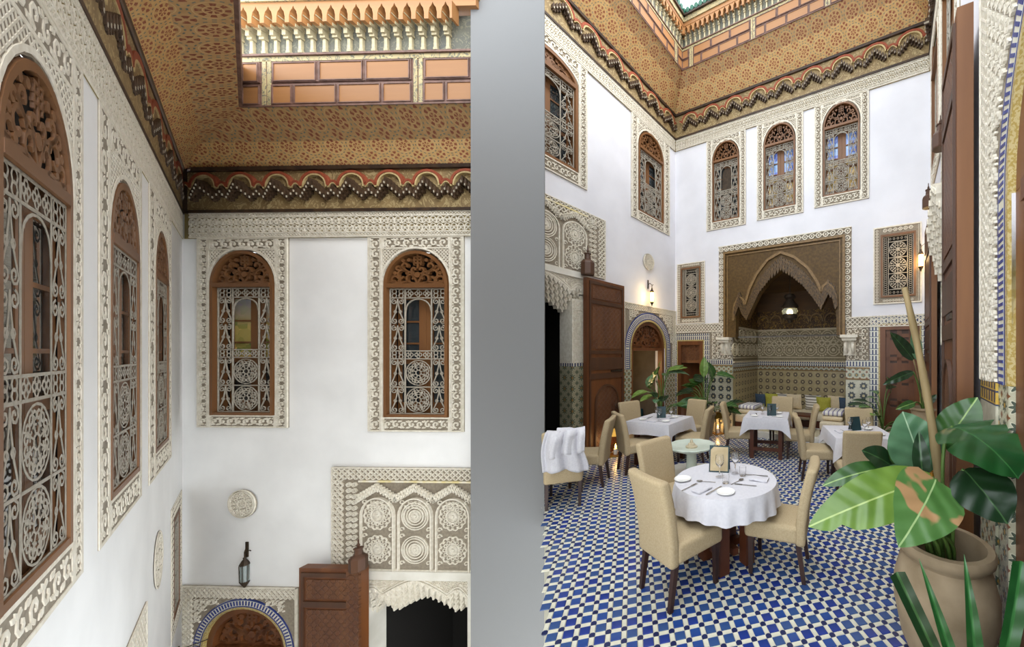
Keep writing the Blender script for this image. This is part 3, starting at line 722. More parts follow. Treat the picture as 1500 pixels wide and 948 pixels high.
def gate(wall, name, label, uc, pw, zfl, zl, lt, zp, zt, sideb, xl=None, xr=None, zz=None):
    """stucco gateway: three arched rosette panels over a white lintel and a stalactite arch"""
    o = wall.thing(name, label, 'gate', uc, 0, kind='structure'); W_ = 1.5*pw
    xl = -W_-sideb if xl is None else xl-uc; xr = W_+sideb if xr is None else xr-uc
    mb = MB(); mb.box(xl, xr, -.02, .02, zl+lt, zt); bk = mb.build('stucco_ground', M['stucco_shaded_back'], o)
    mb = MB(); y0, y1 = -.045, -.02; c = sideb*.42; ok = lambda x_, z_: xl < x_ < xr
    fillet(mb, xl, xr, zl+lt, zt, .015, y0, y1)
    band(mb, xl+.02, xr-.02, zt-c, zt-.02, c/2, 'lattice', y0, y1)
    for s in (-1, 1):
        a = s*(W_+sideb-c/2)
        band(mb, a-c/2+.01, a+c/2-.01, zl+lt, zt-c, c/2, 'lattice', y0, y1, ok)
        a = s*(W_+sideb*.28); b2 = sideb*.2
        if xl < a < xr: band(mb, a-b2, a+b2, zl+lt, zp, b2, 'chain', y0, y1)
    stuff(mb.build('carved_border', M['stucco'], bk))
    for j in (-1, 0, 1):
        if not (xl < j*pw < xr+.1): continue
        hw = pw*.43; H_ = zp-zl-lt; zs = zl+lt+H_*.62
        mb = MB(); pts = arch_pts(0, hw, zs, H_*.2, 12)
        mb.prism([(-hw, zl+lt), (hw, zl+lt)]+pts[::-1], -.035, -.02)
        pn = mb.build('rosette_panel', M['stucco_shaded_back'], o, (j*pw, 0, 0))
        mb = MB(); mb.strip([(-hw, zl+lt)]+pts+[(hw, zl+lt)], pw*.035, -.06, -.02)
        for zc in (zl+lt+H_*.24, zl+lt+H_*.62):
            r = min(hw*.85, H_*.2)
            if j == 0:
                for q in (.95, .8, .6, .42): mb.ring(0, zc, r*q, r*.07, -.05, -.035, 24)
            else:
                for i in range(14): a = 2*pi*i/14; mb.strip([(r*(.86+.13*cos(t))*cos(a+.2*sin(t)), zc+r*(.86+.13*cos(t))*sin(a+.2*sin(t))) for t in (-2.2, -1.1, 0, 1.1, 2.2)], r*.08, -.05, -.035)
                for i in range(12): a = 2*pi*i/12; mb.ring(r*.6*cos(a), zc+r*.6*sin(a), r*.12, r*.05, -.05, -.035, 6)
                mb.ring(0, zc, r*.45, r*.06, -.05, -.035, 18)
            for i in range(24): a = 2*pi*i/24; mb.strip([(r*.12*cos(a), zc+r*.12*sin(a)), (r*.38*cos(a), zc+r*.38*sin(a))], r*.05, -.045, -.035)
            mb.disc(0, zc, r*.1, -.055, -.035, 8)
            for sx_ in (-1, 1):
                for sz_ in (-1, 1): mb.strip(spiral(sx_*hw*.82, zc+sz_*r*.95, r*.2, 0, .9, 6), r*.06, -.048, -.035)
        band(mb, -hw*.9, hw*.9, zs+H_*.08, zs+H_*.22, pw*.1, 'scroll', -.048, -.035, lambda x_, z_: (x_/hw)**2+((z_-zs)/(H_*.2))**2 < .8)
        stuff(mb.build('rosette_relief', M['stucco'], pn))
        mb = MB(); stalactites(mb, lambda x_: zp-H_*.01-abs(x_)/hw*H_*.11, -pw/2, pw/2, pw/13, 2, H_*.038, -.07, -.03); mb.build('stalactite_row', M['stucco'], o, (j*pw, 0, 0))
    mb = MB(); mb.box(max(xl, -W_*1.02), min(xr, W_*1.02), -.07, .02, zl, zl+lt); mb.build('lintel', M['marble'], o)
    mb = MB(); mb.box(max(xl, -W_), min(xr, W_), -.05, .0, zp, zp+.025); mb.build('gilt_strip', M['stucco_yellow'], o)
    # arch below the lintel
    hw = W_*.96; Ha = pw*.95
    def zc(x_):
        x_ = abs(x_)/hw
        return zl-.02-Ha*.42*(x_/.6)**1.4 if x_ < .6 else zl-.02-Ha*(.42-.2*sin((x_-.6)/.4*pi)+.12*max(0, (x_-.8)/.2))
    mb = MB(); xs = [-hw+2*hw*i/44 for i in range(45)]
    for a, b in zip(xs, xs[1:]):
        mb.quad((a, -.03, zc(a)-.05), (b, -.03, zc(b)-.05), (b, -.03, zl), (a, -.03, zl))
    sp = mb.build('spandrel', M['stucco'], o)
    mb = MB(); mb.strip([(x_, zc(x_)) for x_ in xs], pw*.05, -.055, -.03); mb.strip([(x_, zc(x_)+pw*.07) for x_ in xs if zc(x_)+pw*.07 < zl], pw*.03, -.05, -.03)
    band(mb, -hw, hw, zl-Ha*.42, zl-.02, pw*.1, 'scroll', -.045, -.03, lambda x_, z_: z_ > zc(x_)+pw*.12)
    stuff(mb.build('spandrel_relief', M['stucco'], sp))
    mb = MB(); stalactites(mb, lambda x_: zc(x_)-.0, -hw, hw, pw/6.5, 5, pw*.13, -.05, .25); mb.build('stalactite_arch', M['stucco'], o)
    for s in (-1, 1):
        if not (xl-.05 < s*hw < xr+.05): continue
        mb = MB(); mb.box(s*W_-.05, s*W_+.05, -.06, .3, zfl, zl); mb.build('jamb_edge', M['marble'], o)
        if zz is not None:
            mb = MB(); a, b = sorted((s*(W_-.05), s*(W_-.05-pw*.5))); mb.box(a, b, -.03, .3, zz, zl-Ha*.7)
            cp = mb.build('stucco_pier', M['stucco'], o); m2 = MB(); band(m2, a+.02, b-.02, zz, zl-Ha*.75, pw*.16, 'scroll', -.045, -.03); stuff(m2.build('carved_relief', M['stucco'], cp))
            mb = MB(); mb.box(a, b, -.03, .3, zfl, zz-.06); mb.build('tiled_pier', M['zel_gate'], o)
            mb = MB(); mb.box(a, b, -.034, .3, zz-.06, zz); mb.build('tile_border', M['zel_crenel'], o)
    mb = MB(); D = 1.6; mb.quad((-W_, D, zfl), (W_, D, zfl), (W_, D, zl), (-W_, D, zl)); mb.quad((-W_, .3, zfl), (-W_, D, zfl), (-W_, D, zl), (-W_, .3, zl)); mb.quad((W_, D, zfl), (W_, .3, zfl), (W_, .3, zl), (W_, D, zl))
    mb.quad((-W_, .3, zl), (-W_, D, zl), (W_, D, zl), (W_, .3, zl)); mb.quad((-W_, .0, zfl), (W_, 0, zfl), (W_, D, zfl), (-W_, D, zfl)); mb.build('passage', M['void'], o)
    return o, (uc-W_, min(uc+W_, uc+xr), zfl-1, zl)
def arch_door(wall, name, label, rect, uc, ro, ri, zs, zfl, zdado, carve=.08, inner='void'):
    """zellige-framed arch with a carved timber tympanum; rect = stucco field around it"""
    U0, U1, Z0, Z1 = rect; o = wall.thing(name, label, 'door', uc, 0, kind='structure')
    a, b = U0-uc, U1-uc; riseo = ro*1.02; risei = ri*1.0
    mb = MB(); pts = arch_pts(0, ro, zs, riseo, 18); arch_plate(mb, a, b, zdado, Z1, pts, -.015, .02); st = mb.build('stucco_field', M['stucco_shaded_back'], o)
    mb = MB(); c = carve; mb.box(a, b, -.04, -.015, Z1-.015, Z1); mb.box(a, a+.015, -.04, -.015, zdado, Z1); mb.box(b-.015, b, -.04, -.015, zdado, Z1)
    band(mb, a+.02, b-.02, Z1-c*1.4, Z1-.02, c*.6, 'lattice', -.035, -.015)
    for s in (a+c*.8, b-c*.8): band(mb, s-c*.6, s+c*.6, zdado, Z1-c*1.4, c*.6, 'lattice', -.035, -.015, lambda x_, z_: abs(x_) > ro+.02)
    band(mb, a+c*1.6, b-c*1.6, zdado, Z1-c*1.5, c*.75, 'scroll', -.035, -.015, lambda x_, z_: abs(x_) > ro+.04 if z_ < zs else x_*x_+(z_-zs)**2 > (ro+.05)**2)
    stuff(mb.build('carved_relief', M['stucco'], st))
    if zdado > zfl+.1:
        mb = MB(); mb.box(a, -ri, -.015, .02, zfl, zdado); mb.box(ri, b, -.015, .02, zfl, zdado); mb.build('tiled_dado', M['zel_fine'], o)
    # concentric tile rings, each a stepped row of small tiles
    tt = ro-ri
    for r0, r1, mt, nm in ((ro-.12*tt, ro, 'blue_band', 'tile_line'), (ro-.66*tt, ro-.12*tt, 'white_tile', 'tile_ring'), (ro-.78*tt, ro-.66*tt, 'blue_band', 'tile_line'), (ri, ro-.78*tt, 'gold_tile', 'tile_ring')):
        mb = MB(); rm = (r0+r1)/2; mb.strip([(-rm, zdado)]+arch_pts(0, rm, zs, rm, 24)+[(rm, zdado)], r1-r0, -.02, .06); rg = mb.build(nm, M[mt], o)
        if nm == 'tile_ring' and mt == 'white_tile':
            mb = MB(); n = int(pi*rm/.045)
            for i in range(n): t = pi*(i+.5)/n; x_, z_ = rm*cos(t), zs+rm*sin(t); e = .4*(r1-r0); mb.strip([(x_-e*cos(t), z_-e*sin(t)), (x_+e*cos(t), z_+e*sin(t))], .02, -.024, -.02)
            for s in (-1, 1):
                for j in range(int((zs-zdado)/.045)): mb.box(s*rm-.4*(r1-r0), s*rm+.4*(r1-r0), -.024, -.02, zdado+j*.045, zdado+j*.045+.02)
            stuff(mb.build('blue_tiles', M['blue_band'], rg))
    fw = ri*.14
    mb = MB(); mb.strip(arch_pts(0, ri-fw/2, zs, ri-fw/2, 18), fw, .02, .16); 
    for s in (-1, 1): mb.box(s*(ri-fw/2)-fw/2, s*(ri-fw/2)+fw/2, .02, .16, zfl, zs)
    mb.build('frame', M['door_wood'], o)
    mb = MB(); r = ri-fw; mb.prism([(-r, zs), (r, zs)]+arch_pts(0, r, zs, r, 14)[::-1][1:-1], .1, .14); ty = mb.build('tympanum', M['cedar_dark'], o)
    mb = MB(); fretwork(mb, r, r, .07, .1, r*.08); mb.build('tympanum_carving', M['door_wood'], ty, (0, 0, zs+.02))
    mb = MB(); mb.box(-r, r, .0, .16, zs-fw*.7, zs+.01); mb.build('transom', M['door_wood'], o)
    mb = MB(); D = 1.5; r = ri+.25; t_ = zs+.15
    mb.quad((-r, D, zfl), (r, D, zfl), (r, D, t_), (-r, D, t_)); mb.quad((-r, .3, zfl), (-r, D, zfl), (-r, D, t_), (-r, .3, t_)); mb.quad((r, D, zfl), (r, .3, zfl), (r, .3, t_), (r, D, t_))
    mb.quad((-r, .3, t_), (-r, D, t_), (r, D, t_), (r, .3, t_)); mb.quad((-r, 0, zfl), (r, 0, zfl), (r, D, zfl), (-r, D, zfl)); mb.build('passage', M[inner], o)
    return o, (uc-ri, uc+ri, zfl-1, zs+ri)
simple('gold_tile', '#a8904c', '#bfae7c', .3, 60, lo=.48, hi=.52)
u = lambda x_: LB.px(x_, 700)[0]
z = lambda y_: LB.px(550, y_)[1]
og, h = gate(LB, 'door_1', 'carved stucco gateway with three rosette panels above a stalactite arch, under the gallery window', u(612), u(667)-u(612), ZF, z(845), .12, z(705), z(684), u(530)-u(490), u(490), LBU-.02)
holesB.append(h)
zt = z(862)
_, h = arch_door(LB, 'door_2', 'arched doorway ringed with blue and white tiles below the hanging glass sconce', (u(270), u(438), 0, zt), u(359), .765, .62, z(958), ZF, -2.6, .12); holesB.append(h)
wall_mesh(LB, 'wall_back', 'tall white plastered wall with two arched windows and a round medallion', 0, LBU, ZF, zc1+.06, holesB, M['plaster'])
wall_mesh(LL, 'wall_left', 'receding white plastered wall with three arched windows in a row', LLU, 0, ZF, zc1+.06, holesL, M['plaster'], .12)
# low carved panel peeping in on the receding wall
uu = LL.rect(188, 940, 990, 213, 882, 960)
o = LL.thing('trim_3', 'corner of a carved stucco panel low on the receding white wall', 'stucco panel', uu[0], ZF, kind='structure')
mb = MB(); W_ = uu[1]-uu[0]; mb.box(-1.2, W_, -.005, 0, 0, uu[3]-ZF); mb.build('ground', M['stucco_shaded_back'], o)
mb = MB(); band(mb, -.6, W_-.02, uu[3]-ZF-1.2, uu[3]-ZF-.02, .1, 'lattice', -.01, -.005); fillet(mb, -1.2, W_, 0, uu[3]-ZF, .02, -.012, -.005); stuff(mb.build('carved_relief', M['stucco'], o))
# door leaf folded against the wall beside the gate
o = LB.thing('door_leaf', 'dark carved cedar gate leaf folded back beside the stucco gateway', 'door', LB.px(438, 700, .22)[0], ZF, .12)
leaf_parts(o, LB.px(529, 700, .22)[0]-LB.px(438, 700, .22)[0], LB.px(480, 833, .22)[1]-ZF, .1)
mb = MB(); wl_ = LB.px(529, 700, .22)[0]-LB.px(438, 700, .22)[0]; mb.box(wl_-.18, wl_, -.13, -.1, 0, LB.px(480, 833, .22)[1]-ZF); mb.build('stile', M['door_carved'], o)
zz = LB.px(524, 835, .3)[1]
finial('gate_finial', 'turned cedar pivot finial above the folded gate leaf in the tall white court', LB.P(LB.px(525, 700, .3)[0], zz, .3), .55)
def medallion(wall, name, label, x_, y_, r):
    uu_, zz_ = wall.px(x_, y_); o = wall.thing(name, label, 'medallion', uu_, zz_)
    mb = MB(); mb.disc(0, 0, r, -.012, .0, 28); d = mb.build('plate', M['stucco_shaded_back'], o)
    mb = MB()
    for q in (.97, .86, .3): mb.ring(0, 0, r*q, r*.06, -.03, -.012, 28)
    for k, (q, n) in enumerate(((.72, 16), (.5, 12), (.2, 8))):
        for i in range(n): a = 2*pi*i/n; mb.ring(r*q*cos(a), r*q*sin(a), r*.1, r*.045, -.026, -.012, 6)
    mb.disc(0, 0, r*.08, -.03, -.012, 8); stuff(mb.build('carved_relief', M['stucco'], o)); o.location = wall.P(uu_, zz_, .013); return o
medallion(LB, 'plaster_medallion', 'round carved plaster medallion on the white wall above the glass sconce', 359, 737, .205)
o = medallion(LL, 'plaster_medallion', 'carved plaster medallion seen edge-on on the receding white wall', 231, 820, .3); o.scale = (1.0, .2, 1.0); o.location = LL.P(LL.px(231, 820)[0], LL.px(231, 820)[1], .004)
def sconce(wall, label, x_, y_, s, lit, out=.16):
    uu_, zz_ = wall.px(x_, y_, out); o = wall.thing('wall_sconce', label, 'wall lamp', uu_, zz_, out)
    mb = MB(); mb.lathe([(0, 0), (.035, .0), (.075, .08), (.08, .1), (.07, .1)], 8); mb.lathe([(.08, .48), (.085, .5), (.05, .58), (.025, .62), (.03, .65), (.0, .68)], 8)
    mb.lathe([(0, -.08), (.018, -.04), (.03, 0)], 8); 
    for i in range(6): a = pi*i/3; mb.tube([(.074*cos(a), .074*sin(a), .1), (.08*cos(a), .08*sin(a), .49)], .006, 4)
    mb.tube([(0, 0, .67), (0, 0, .78), (0, out/s*.5, .86), (0, out/s, .8)], .014, 5); mb.tube([(0, 0, .74), (.09, .02, .82), (.12, .02, .8)], .01, 4); mb.box(-.03, .03, out/s-.02, out/s, .65, 1.0)
    for i in range(len(mb.v)): mb.v[i] = tuple(c_*s for c_ in mb.v[i])
    mb.build('bracket', M['dark_metal'], o)
    mb = MB(); mb.lathe([(.068*s, .1*s), (.075*s, .3*s), (.072*s, .48*s)], 10); mb.build('glass_shade', M['lamp_glass' if lit else 'lamp_clear'], o, smooth=0)
    if lit:
        l = bpy.data.lights.new('sconce_glow', 'POINT'); l.energy = 5; l.color = (1, .72, .36); l.shadow_soft_size = .05
        lo = link('sconce_glow', l, o, (0, -.14*s-.03, .3*s))
    return o
sconce(LB, 'long glass wall sconce on a dark iron hook, unlit, above the tiled arch', 358.5, 858, .62, False, .03)
# small iron bracket beside the receding wall
mb = MB(); s = .12
mb.tube([(0, 0, 0), (-.0, -.22, 0)], .008, 4); mb.tube([(0, y_, z_) for y_, z_ in spiral(-.11, -.07, .06, 0, 1.3)], .007, 4); mb.tube([(0, 0, -.18), (0, 0, .05)], .01, 4)
tag(mb.build('iron_bracket', M['dark_metal'], None, LL.P(LL.px(262, 938)[0]-.3, LL.px(262, 938)[1], .02), LL.rz), 'small scrolled iron bracket beside the narrow lattice window', 'bracket')
# ================================================================== DINING COURT
zfr, zk0, zk1 = RL.px(989, 223)[1], RL.px(989, 207)[1], RL.px(989, 174)[1]
profR = ((.05, zk1), (.40, 8.50), (.65, 8.70))
ULm = jr-.35
cornice(RL, 'trim_4', 'painted cornice and panelled parapet over the court wall with the open gate', ULm, 0, 0, 1, zfr, zk0, zk1, profR, .76, cell=.16, P=.62)
cornice(RB, 'trim_5', 'painted cornice and panelled parapet over the wall with the arched niche', 0, RWU, 1, 1, zfr, zk0, zk1, profR, .76, cell=.16, P=.62)
cornice(RR, 'trim_6', 'painted cornice above the court wall with folded door leaves', 0, 5.9, 1, 0, zfr, zk0, zk1, profR, .76, cell=.16, P=.62)
hL, hB, hR = [], [], []
uL = lambda x_: RL.px(x_, 500)[0]
zL = lambda x_, y_: RL.px(x_, y_)[1]
uB = lambda x_: RB.px(x_, 500)[0]
zB = lambda x_, y_: RB.px(x_, y_)[1]
# ---- windows
c = uL(804); r_ = uL(845)
o, h = window(RL, 'window_7', 'large arched window beside the pier, its glass showing blue sky', (2*c-uL(859), uL(859), zL(853, 276), zfr), (2*c-r_, r_, zL(842, 252)), zL(849, 134), zL(804, 72), cell=.13); hL.append(h)
o, h = window(RL, 'window_8', 'arched window close to the court corner, above the lit wall sconce', (uL(924), uL(980), (zL(921, 314)+zL(979, 346))/2, zfr), (uL(934.5), uL(971), (zL(935, 308)+zL(971, 329))/2), (zL(935, 214)+zL(971, 240))/2, zL(950, 195), cell=.13); hL.append(h)
for n, (a, b, w0, w1, yb0, yb1, wb0, wb1, t0, t1, xa, ya, gl, lab) in enumerate((
        (1035.5, 1093, 1044.5, 1083, 340, 328, 327, 319, 238, 229, 1064, 207, 'pane', 'arched window with a dark half shutter, nearest the court corner'),
        (1109, 1177, 1119.5, 1165, 324, 311, 310, 300, 215, 204, 1143, 181, 'painted_view', 'arched window with reflections painted on its panes above the middle of the niche'),
        (1193, 1273, 1206, 1259.5, 306, 290, 290, 278, 190, 176, 1230, 152, 'painted_view', 'arched window with reflections painted on its panes above the right shoulder of the niche'))):
    o, h = window(RB, 'window_%d' % (9+n), lab, (uB(a), uB(b), (zB(a, yb0)+zB(b, yb1))/2, zfr), (uB(w0), uB(w1), (zB(w0, wb0)+zB(w1, wb1))/2), (zB(w0, t0)+zB(w1, t1))/2, zB(xa, ya), glass=gl, cell=.12, halfshut=(n == 0), depth=.1); hB.append(h)
o, h = small_window(RB, 'window_12', 'small square-headed lattice window left of the niche', RB.rect(992.5, 388.6, 476, 1033, 381.6, 472), RB.rect(998, 394, 468, 1026.5, 390, 463), cell=.1); hB.append(h)
o, h = small_window(RB, 'window_13', 'small square-headed lattice window right of the niche, beside the lit sconce', RB.rect(1279.5, 336, 449, 1350, 324, 440), RB.rect(1290, 345, 438, 1341.5, 338, 432), cell=.12); hB.append(h)
zw0 = zB(1143, 305)
for n, (s0, s1, lab) in enumerate(((.35, 1.25, 'arched window seen edge-on next to the lit sconce wall'), (1.9, 2.9, 'arched window seen edge-on above the folded door leaves'))):
    o, h = window(RR, 'window_%d' % (14+n), lab, (s0-.25, s1+.25, zw0-.3, zfr), (s0, s1, zw0), zw0+1.6, zw0+2.15, cell=.16); hR.append(h)
# ---- left wall: stucco gateway and tiled arch door
pw = 2*(uL(859)-uL(840)); uc = uL(840)-pw; zl = zL(858, 411)
o, h = gate(RL, 'door_3', 'carved stucco gateway with rosette panels and a stalactite arch beside the open cedar leaf', uc, pw, 0, zl, zL(858, 403)-zl, zL(863, 321), zL(885, 324), uL(885)-uL(859), ULm, None, zL(843, 532)); hL.append(h)
zt = (zL(915, 441)+zL(987, 457))/2; ro = (uL(981)-uL(914.5))/2; ri = (uL(973)-uL(923))/2; ucd = (uL(981)+uL(914.5))/2; zs = zL(945, 458)-ro
o, h = arch_door(RL, 'door_4', 'open arched doorway ringed with small tiles under the lit wall sconce', (uL(913), -.01, 0, zt), ucd, ro, ri, zs, 0, zL(915, 541), .1, 'inner_wall'); hL.append(h)
l = bpy.data.lights.new('passage_lamp_glow', 'POINT'); l.energy = 7; l.color = (1, .7, .35); l.shadow_soft_size = .05
lamp = RL.thing('passage_lamp', 'small lit lamp hanging inside the arched doorway', 'lamp', ucd-ri*.72, zs-.35, -.75)
mb = MB(); mb.lathe([(.0, 0), (.06, .02), (.07, .2), (.03, .26), (0, .27)], 8); mb.build('shade', M['lamp_glass'], lamp); link('passage_lamp_glow', l, lamp, (.1, -.1, -.12)); mb = MB(); mb.tube([(0, 0, .26), (0, 0, .5)], .006, 4); mb.build('chain', M['dark_metal'], lamp)
sb = RL.thing('teal_bench', 'low teal bench inside the arched doorway', 'bench', ucd+.1, 0, -1.1)
simple('teal', '#174652', '#1c5260', .7, 20)
mb = MB(); mb.box(-.7, .7, -.25, .3, .06, .45); mb.build('seat', M['teal'], sb); mb = MB(); mb.box(-.7, .7, .2, .34, .45, .95); mb.build('backrest', M['teal'], sb); mb = MB(); mb.box(-.66, .66, -.2, .28, 0, .06); mb.build('plinth', M['table_wood'], sb)
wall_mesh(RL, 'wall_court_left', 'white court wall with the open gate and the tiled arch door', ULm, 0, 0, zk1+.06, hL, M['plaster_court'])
o = RL.thing('door_leaf', 'tall carved cedar gate leaf standing open beside the glowing floor lantern', 'door', RL.px(859, 500, .2)[0], 0, .12)
lw = RL.px(914, 500, .2)[0]-RL.px(859, 500, .2)[0]; leaf_parts(o, lw, (RL.px(859, 405, .2)[1]+RL.px(914, 420, .2)[1])/2, .09)
uu_, zz_ = RL.px(862, 403, .22); finial('gate_finial', 'turned cedar pivot finial above the open gate leaf by the tiled arch', RL.P(uu_, zz_, .2), .72)
medallion(RL, 'plaster_medallion', 'round plaster medallion above the lit sconce by the court corner', 949, 384, .19)
sconce(RL, 'lit amber wall sconce over the tiled arch door', 955, 446, .58, True, .12)
sconce(RB, 'lit amber wall sconce beside the right lattice window', 1349, 395, .58, True, .12)
# ---- back wall: niche
DN = 1.66
n0, n1 = uB(1073.5), uB(1239); b0, b1 = uB(1062), uB(1238.5)
zbt = (zB(1062, 374)+zB(1237, 342))/2; zbb = (zB(1063, 498)+zB(1240, 487))/2
o = RB.thing('trim_7', 'brown painted timber front of the niche with a pointed stalactite arch', 'niche front', b0, 0, kind='structure')
q = lambda x_, y_: (uB(x_)-b0, zB(x_, y_))
inner = [q(*p) for p in ((1079, 497), (1079.5, 462), (1085, 447), (1091, 462), (1096, 468), (1103, 452), (1114, 430), (1129, 411), (1146, 397), (1162, 406), (1179, 420), (1193, 437), (1204, 453), (1207, 446), (1214, 432), (1222, 440), (1225, 452), (1226, 487))]
mb = MB(); arch_plate(mb, 0, b1-b0, zbb, zbt, inner, -.06, .12); mb.build('panel', M['niche_paint'], o)

for a_, b_, t_, y_, zt_ in ((0, b1-b0, .05, -.1, zbt), (.09, b1-b0-.09, .025, -.08, zbt-.09)):
    mb.box(a_, b_, y_, -.06, zt_-t_, zt_); mb.box(a_, a_+t_, y_, -.06, zbb, zt_-t_); mb.box(b_-t_, b_, y_, -.06, zbb, zt_-t_)
mb.build('moulding', M['gilt'] if 'gilt' in M else simple('gilt', '#6f5430', '#86683a', .5, 20).m, o)
for lobe in (((1076.5, 470), (1078, 448), (1085, 435), (1091, 440), (1093, 447)), ((1093, 447), (1100, 424), (1110, 403), (1126, 382), (1145, 371), (1165, 378), (1184, 393), (1198, 413), (1204, 428)), ((1204, 428), (1206, 421), (1212, 416), (1220, 422), (1225, 436), (1226, 450))):
    mb = MB(); mb.strip([q(*p) for p in lobe], .06, -.1, -.06); mb.build('arch_moulding', M['gilt'], o)
mb = MB()
def along(pts, step):
    out = []; 
    for (x0, z0), (x1, z1) in zip(pts, pts[1:]):
        d = math.hypot(x1-x0, z1-z0); k = max(1, round(d/step))
        out += [(x0+(x1-x0)*i/k, z0+(z1-z0)*i/k) for i in range(k)]
    return out+[pts[-1]]
for k in range(3):
    for (x_, z_) in along(inner[1:-1], .075):
        z2 = z_+.05+.09*k; w_ = .032
        mb.prism([(x_-w_, z2), (x_-w_*.3, z2-.07), (x_+w_*.3, z2-.07), (x_+w_, z2), (x_+w_, z2+.05), (x_, z2+.09), (x_-w_, z2+.05)], -.13+.02*k, -.05)
stuff(mb.build('stalactites', M['gilt_dark'] if 'gilt_dark' in M else simple('gilt_dark', '#33220f', '#6a4f28', .5, 30).m, o))
# stucco border round the niche front
s0, s1 = uB(1053.5), uB(1247.5); zst = (zB(1054, 366)+zB(1247.5, 328))/2
o = RB.thing('trim_8', 'carved white stucco border around the niche front', 'stucco border', s0, 0, kind='structure')
W_ = s1-s0; bw = b0-s0; zlo = zB(1055, 478)
mb = MB(); mb.box(0, W_, -.02, 0, zbt, zst); mb.box(0, bw, -.02, 0, zlo, zbt); mb.box(W_-bw, W_, -.02, 0, zlo, zbt); mb.build('ground', M['stucco_shaded_back'], o)
mb = MB(); band(mb, 0, W_, zbt+.01, zst-.01, zst-zbt-.02, 'chain', -.045, -.02); band(mb, .01, bw-.01, zlo, zbt, bw-.02, 'chain', -.045, -.02); band(mb, W_-bw+.01, W_-.01, zlo, zbt, bw-.02, 'chain', -.045, -.02)
mb.box(0, W_, -.05, -.02, zst-.02, zst); stuff(mb.build('carved_relief', M['stucco'], o))
# niche interior
zN = lambda x_, y_: RB.px(x_, y_, -DN)[1]
zt1, zt2, zr = zN(1160, 543), zN(1160, 530), zN(1160, 482)
W_ = n1-n0
o = RB.thing('wall_niche', 'deep tiled niche with a rosette stucco band and dark painted ceiling', 'niche', n0, 0, kind='structure')
def liner(nm, za, zb_, mat, k=0):
    mb = MB()
    mb.quad((0, DN-k, za), (W_, DN-k, za), (W_, DN-k, zb_), (0, DN-k, zb_)); k += .006; mb.quad((k, -.004, za), (k, DN, za), (k, DN, zb_), (k, -.004, zb_)); mb.quad((W_-k, DN, za), (W_-k, 0, za), (W_-k, 0, zb_), (W_-k, DN, zb_)); return mb.build(nm, M[mat], o)
liner('tiled_dado', .0, zt1, 'zel_niche'); liner('tile_band', zt1, zt1+(zt2-zt1)*.45, 'zel_fine'); liner('tile_border', zt1+(zt2-zt1)*.45, zt2, 'zel_crenel', .004); simple('stucco_warm', '#cfc2a6', '#bfb192', .9, 20); sb = liner('stucco_band', zt2, zr, 'stucco_warm_shaded' if simple('stucco_warm_shaded', '#93866c', '#85795f', .9, 20) else 0)  # rosette backing darkened: recess shade put into its colour
for za in (zt1, zt1+(zt2-zt1)*.42): liner('gold_line', za, za+.03, 'gilt', .008)
mb = MB(); hh = zr-zt2
def ros(mb, x_, z_, r, f):
    mb.ring(x_, z_, r, r*.16, DN-.03, DN, 18) if f else [mb.disc(x_+r*cos(2*pi*i/14), z_+r*sin(2*pi*i/14), r*.17, DN-.03, DN, 6) for i in range(14)]
    mb.ring(x_, z_, r*.62, r*.14, DN-.03, DN, 14); mb.disc(x_, z_, r*.28, DN-.03, DN, 10)
n = 9
for i in range(n):
    for j in range(2):
        x_ = W_*(i+.5+(.5 if j else 0)-.25)/n; z_ = zt2+hh*(.36+.4*j)
        if x_ > W_-.05: continue
        ros(mb, x_, z_, hh*.17, (i+j) % 2); mb.ring(x_+W_/n/2, zt2+hh*.56, hh*.07, hh*.03, DN-.025, DN, 8)
mb.box(0, W_, DN-.03, DN, zt2, zt2+.04); mb.box(0, W_, DN-.03, DN, zt2+hh*.12, zt2+hh*.15); mb.box(0, W_, DN-.03, DN, zr-.05, zr); stuff(mb.build('rosette_relief', M['stucco_warm'], sb))
hN = hh
liner('painted_frieze', zr, zr+.55, 'niche_beam', .01)
mb = MB(); mb.quad((0, 0, zbt), (W_, 0, zbt), (W_, DN, zr+1.0), (0, DN, zr+1.0)); mb.quad((0, DN-.02, zr+.5), (W_, DN-.02, zr+.5), (W_, DN-.02, zr+1.1), (0, DN-.02, zr+1.1))
for x_ in (.005, W_-.005): mb.add([(x_, 0, zr), (x_, DN, zr), (x_, DN, zr+1.1), (x_, 0, zbt+.05)], [(0, 1, 2, 3)])
mb.build('timber_ceiling', M['niche_wood'] if 'niche_wood' in M else simple('niche_wood', '#4a331b', '#5e4324', .6, 6, (.2, 1, 1)).m, o)
for i in range(7):
    mb = MB(); x_ = W_*(i+.5)/7; hw = W_/16; mb.strip(arch_pts(x_, hw, zr+.18, .2, 8), .035, DN-.06, DN-.01); mb.build('frieze_arch', M['gilt'], o)
mb = MB(); mb.box(0, W_, -.12, DN, -.0, .12); stp = mb.build('marble_step', M['marble'], o)
def star_mesh(r, mat, d=.006, n=8):
    mb = MB(); mb.prism([(r*(1 if i % 2 else .72)*cos(pi*i/n), r*(1 if i % 2 else .72)*sin(pi*i/n)) for i in range(2*n)], -d, 0, 0); mb.disc(0, 0, r*.34, -d-.002, -d, 8, 1)
    return mb.mesh('star_tile', [M[mat], M['star_core']])
simple('star_brown', '#6a5b49', '#57493a', .3, 3); simple('star_slate', '#3c4247', '#4a4f50', .3, 3); simple('star_core', '#b3a67f', '#c2b68f', .3, 5)
sme = star_mesh(.068, 'star_brown'); per = .19
for i in range(int(W_/per)):
    for j in range(int((zt1-.45)/per)): link('star_tile', sme, o, ((i+.5)*W_/int(W_/per), DN, zt1-(j+.55)*per), 0)
sme = star_mesh(.066, 'star_brown')
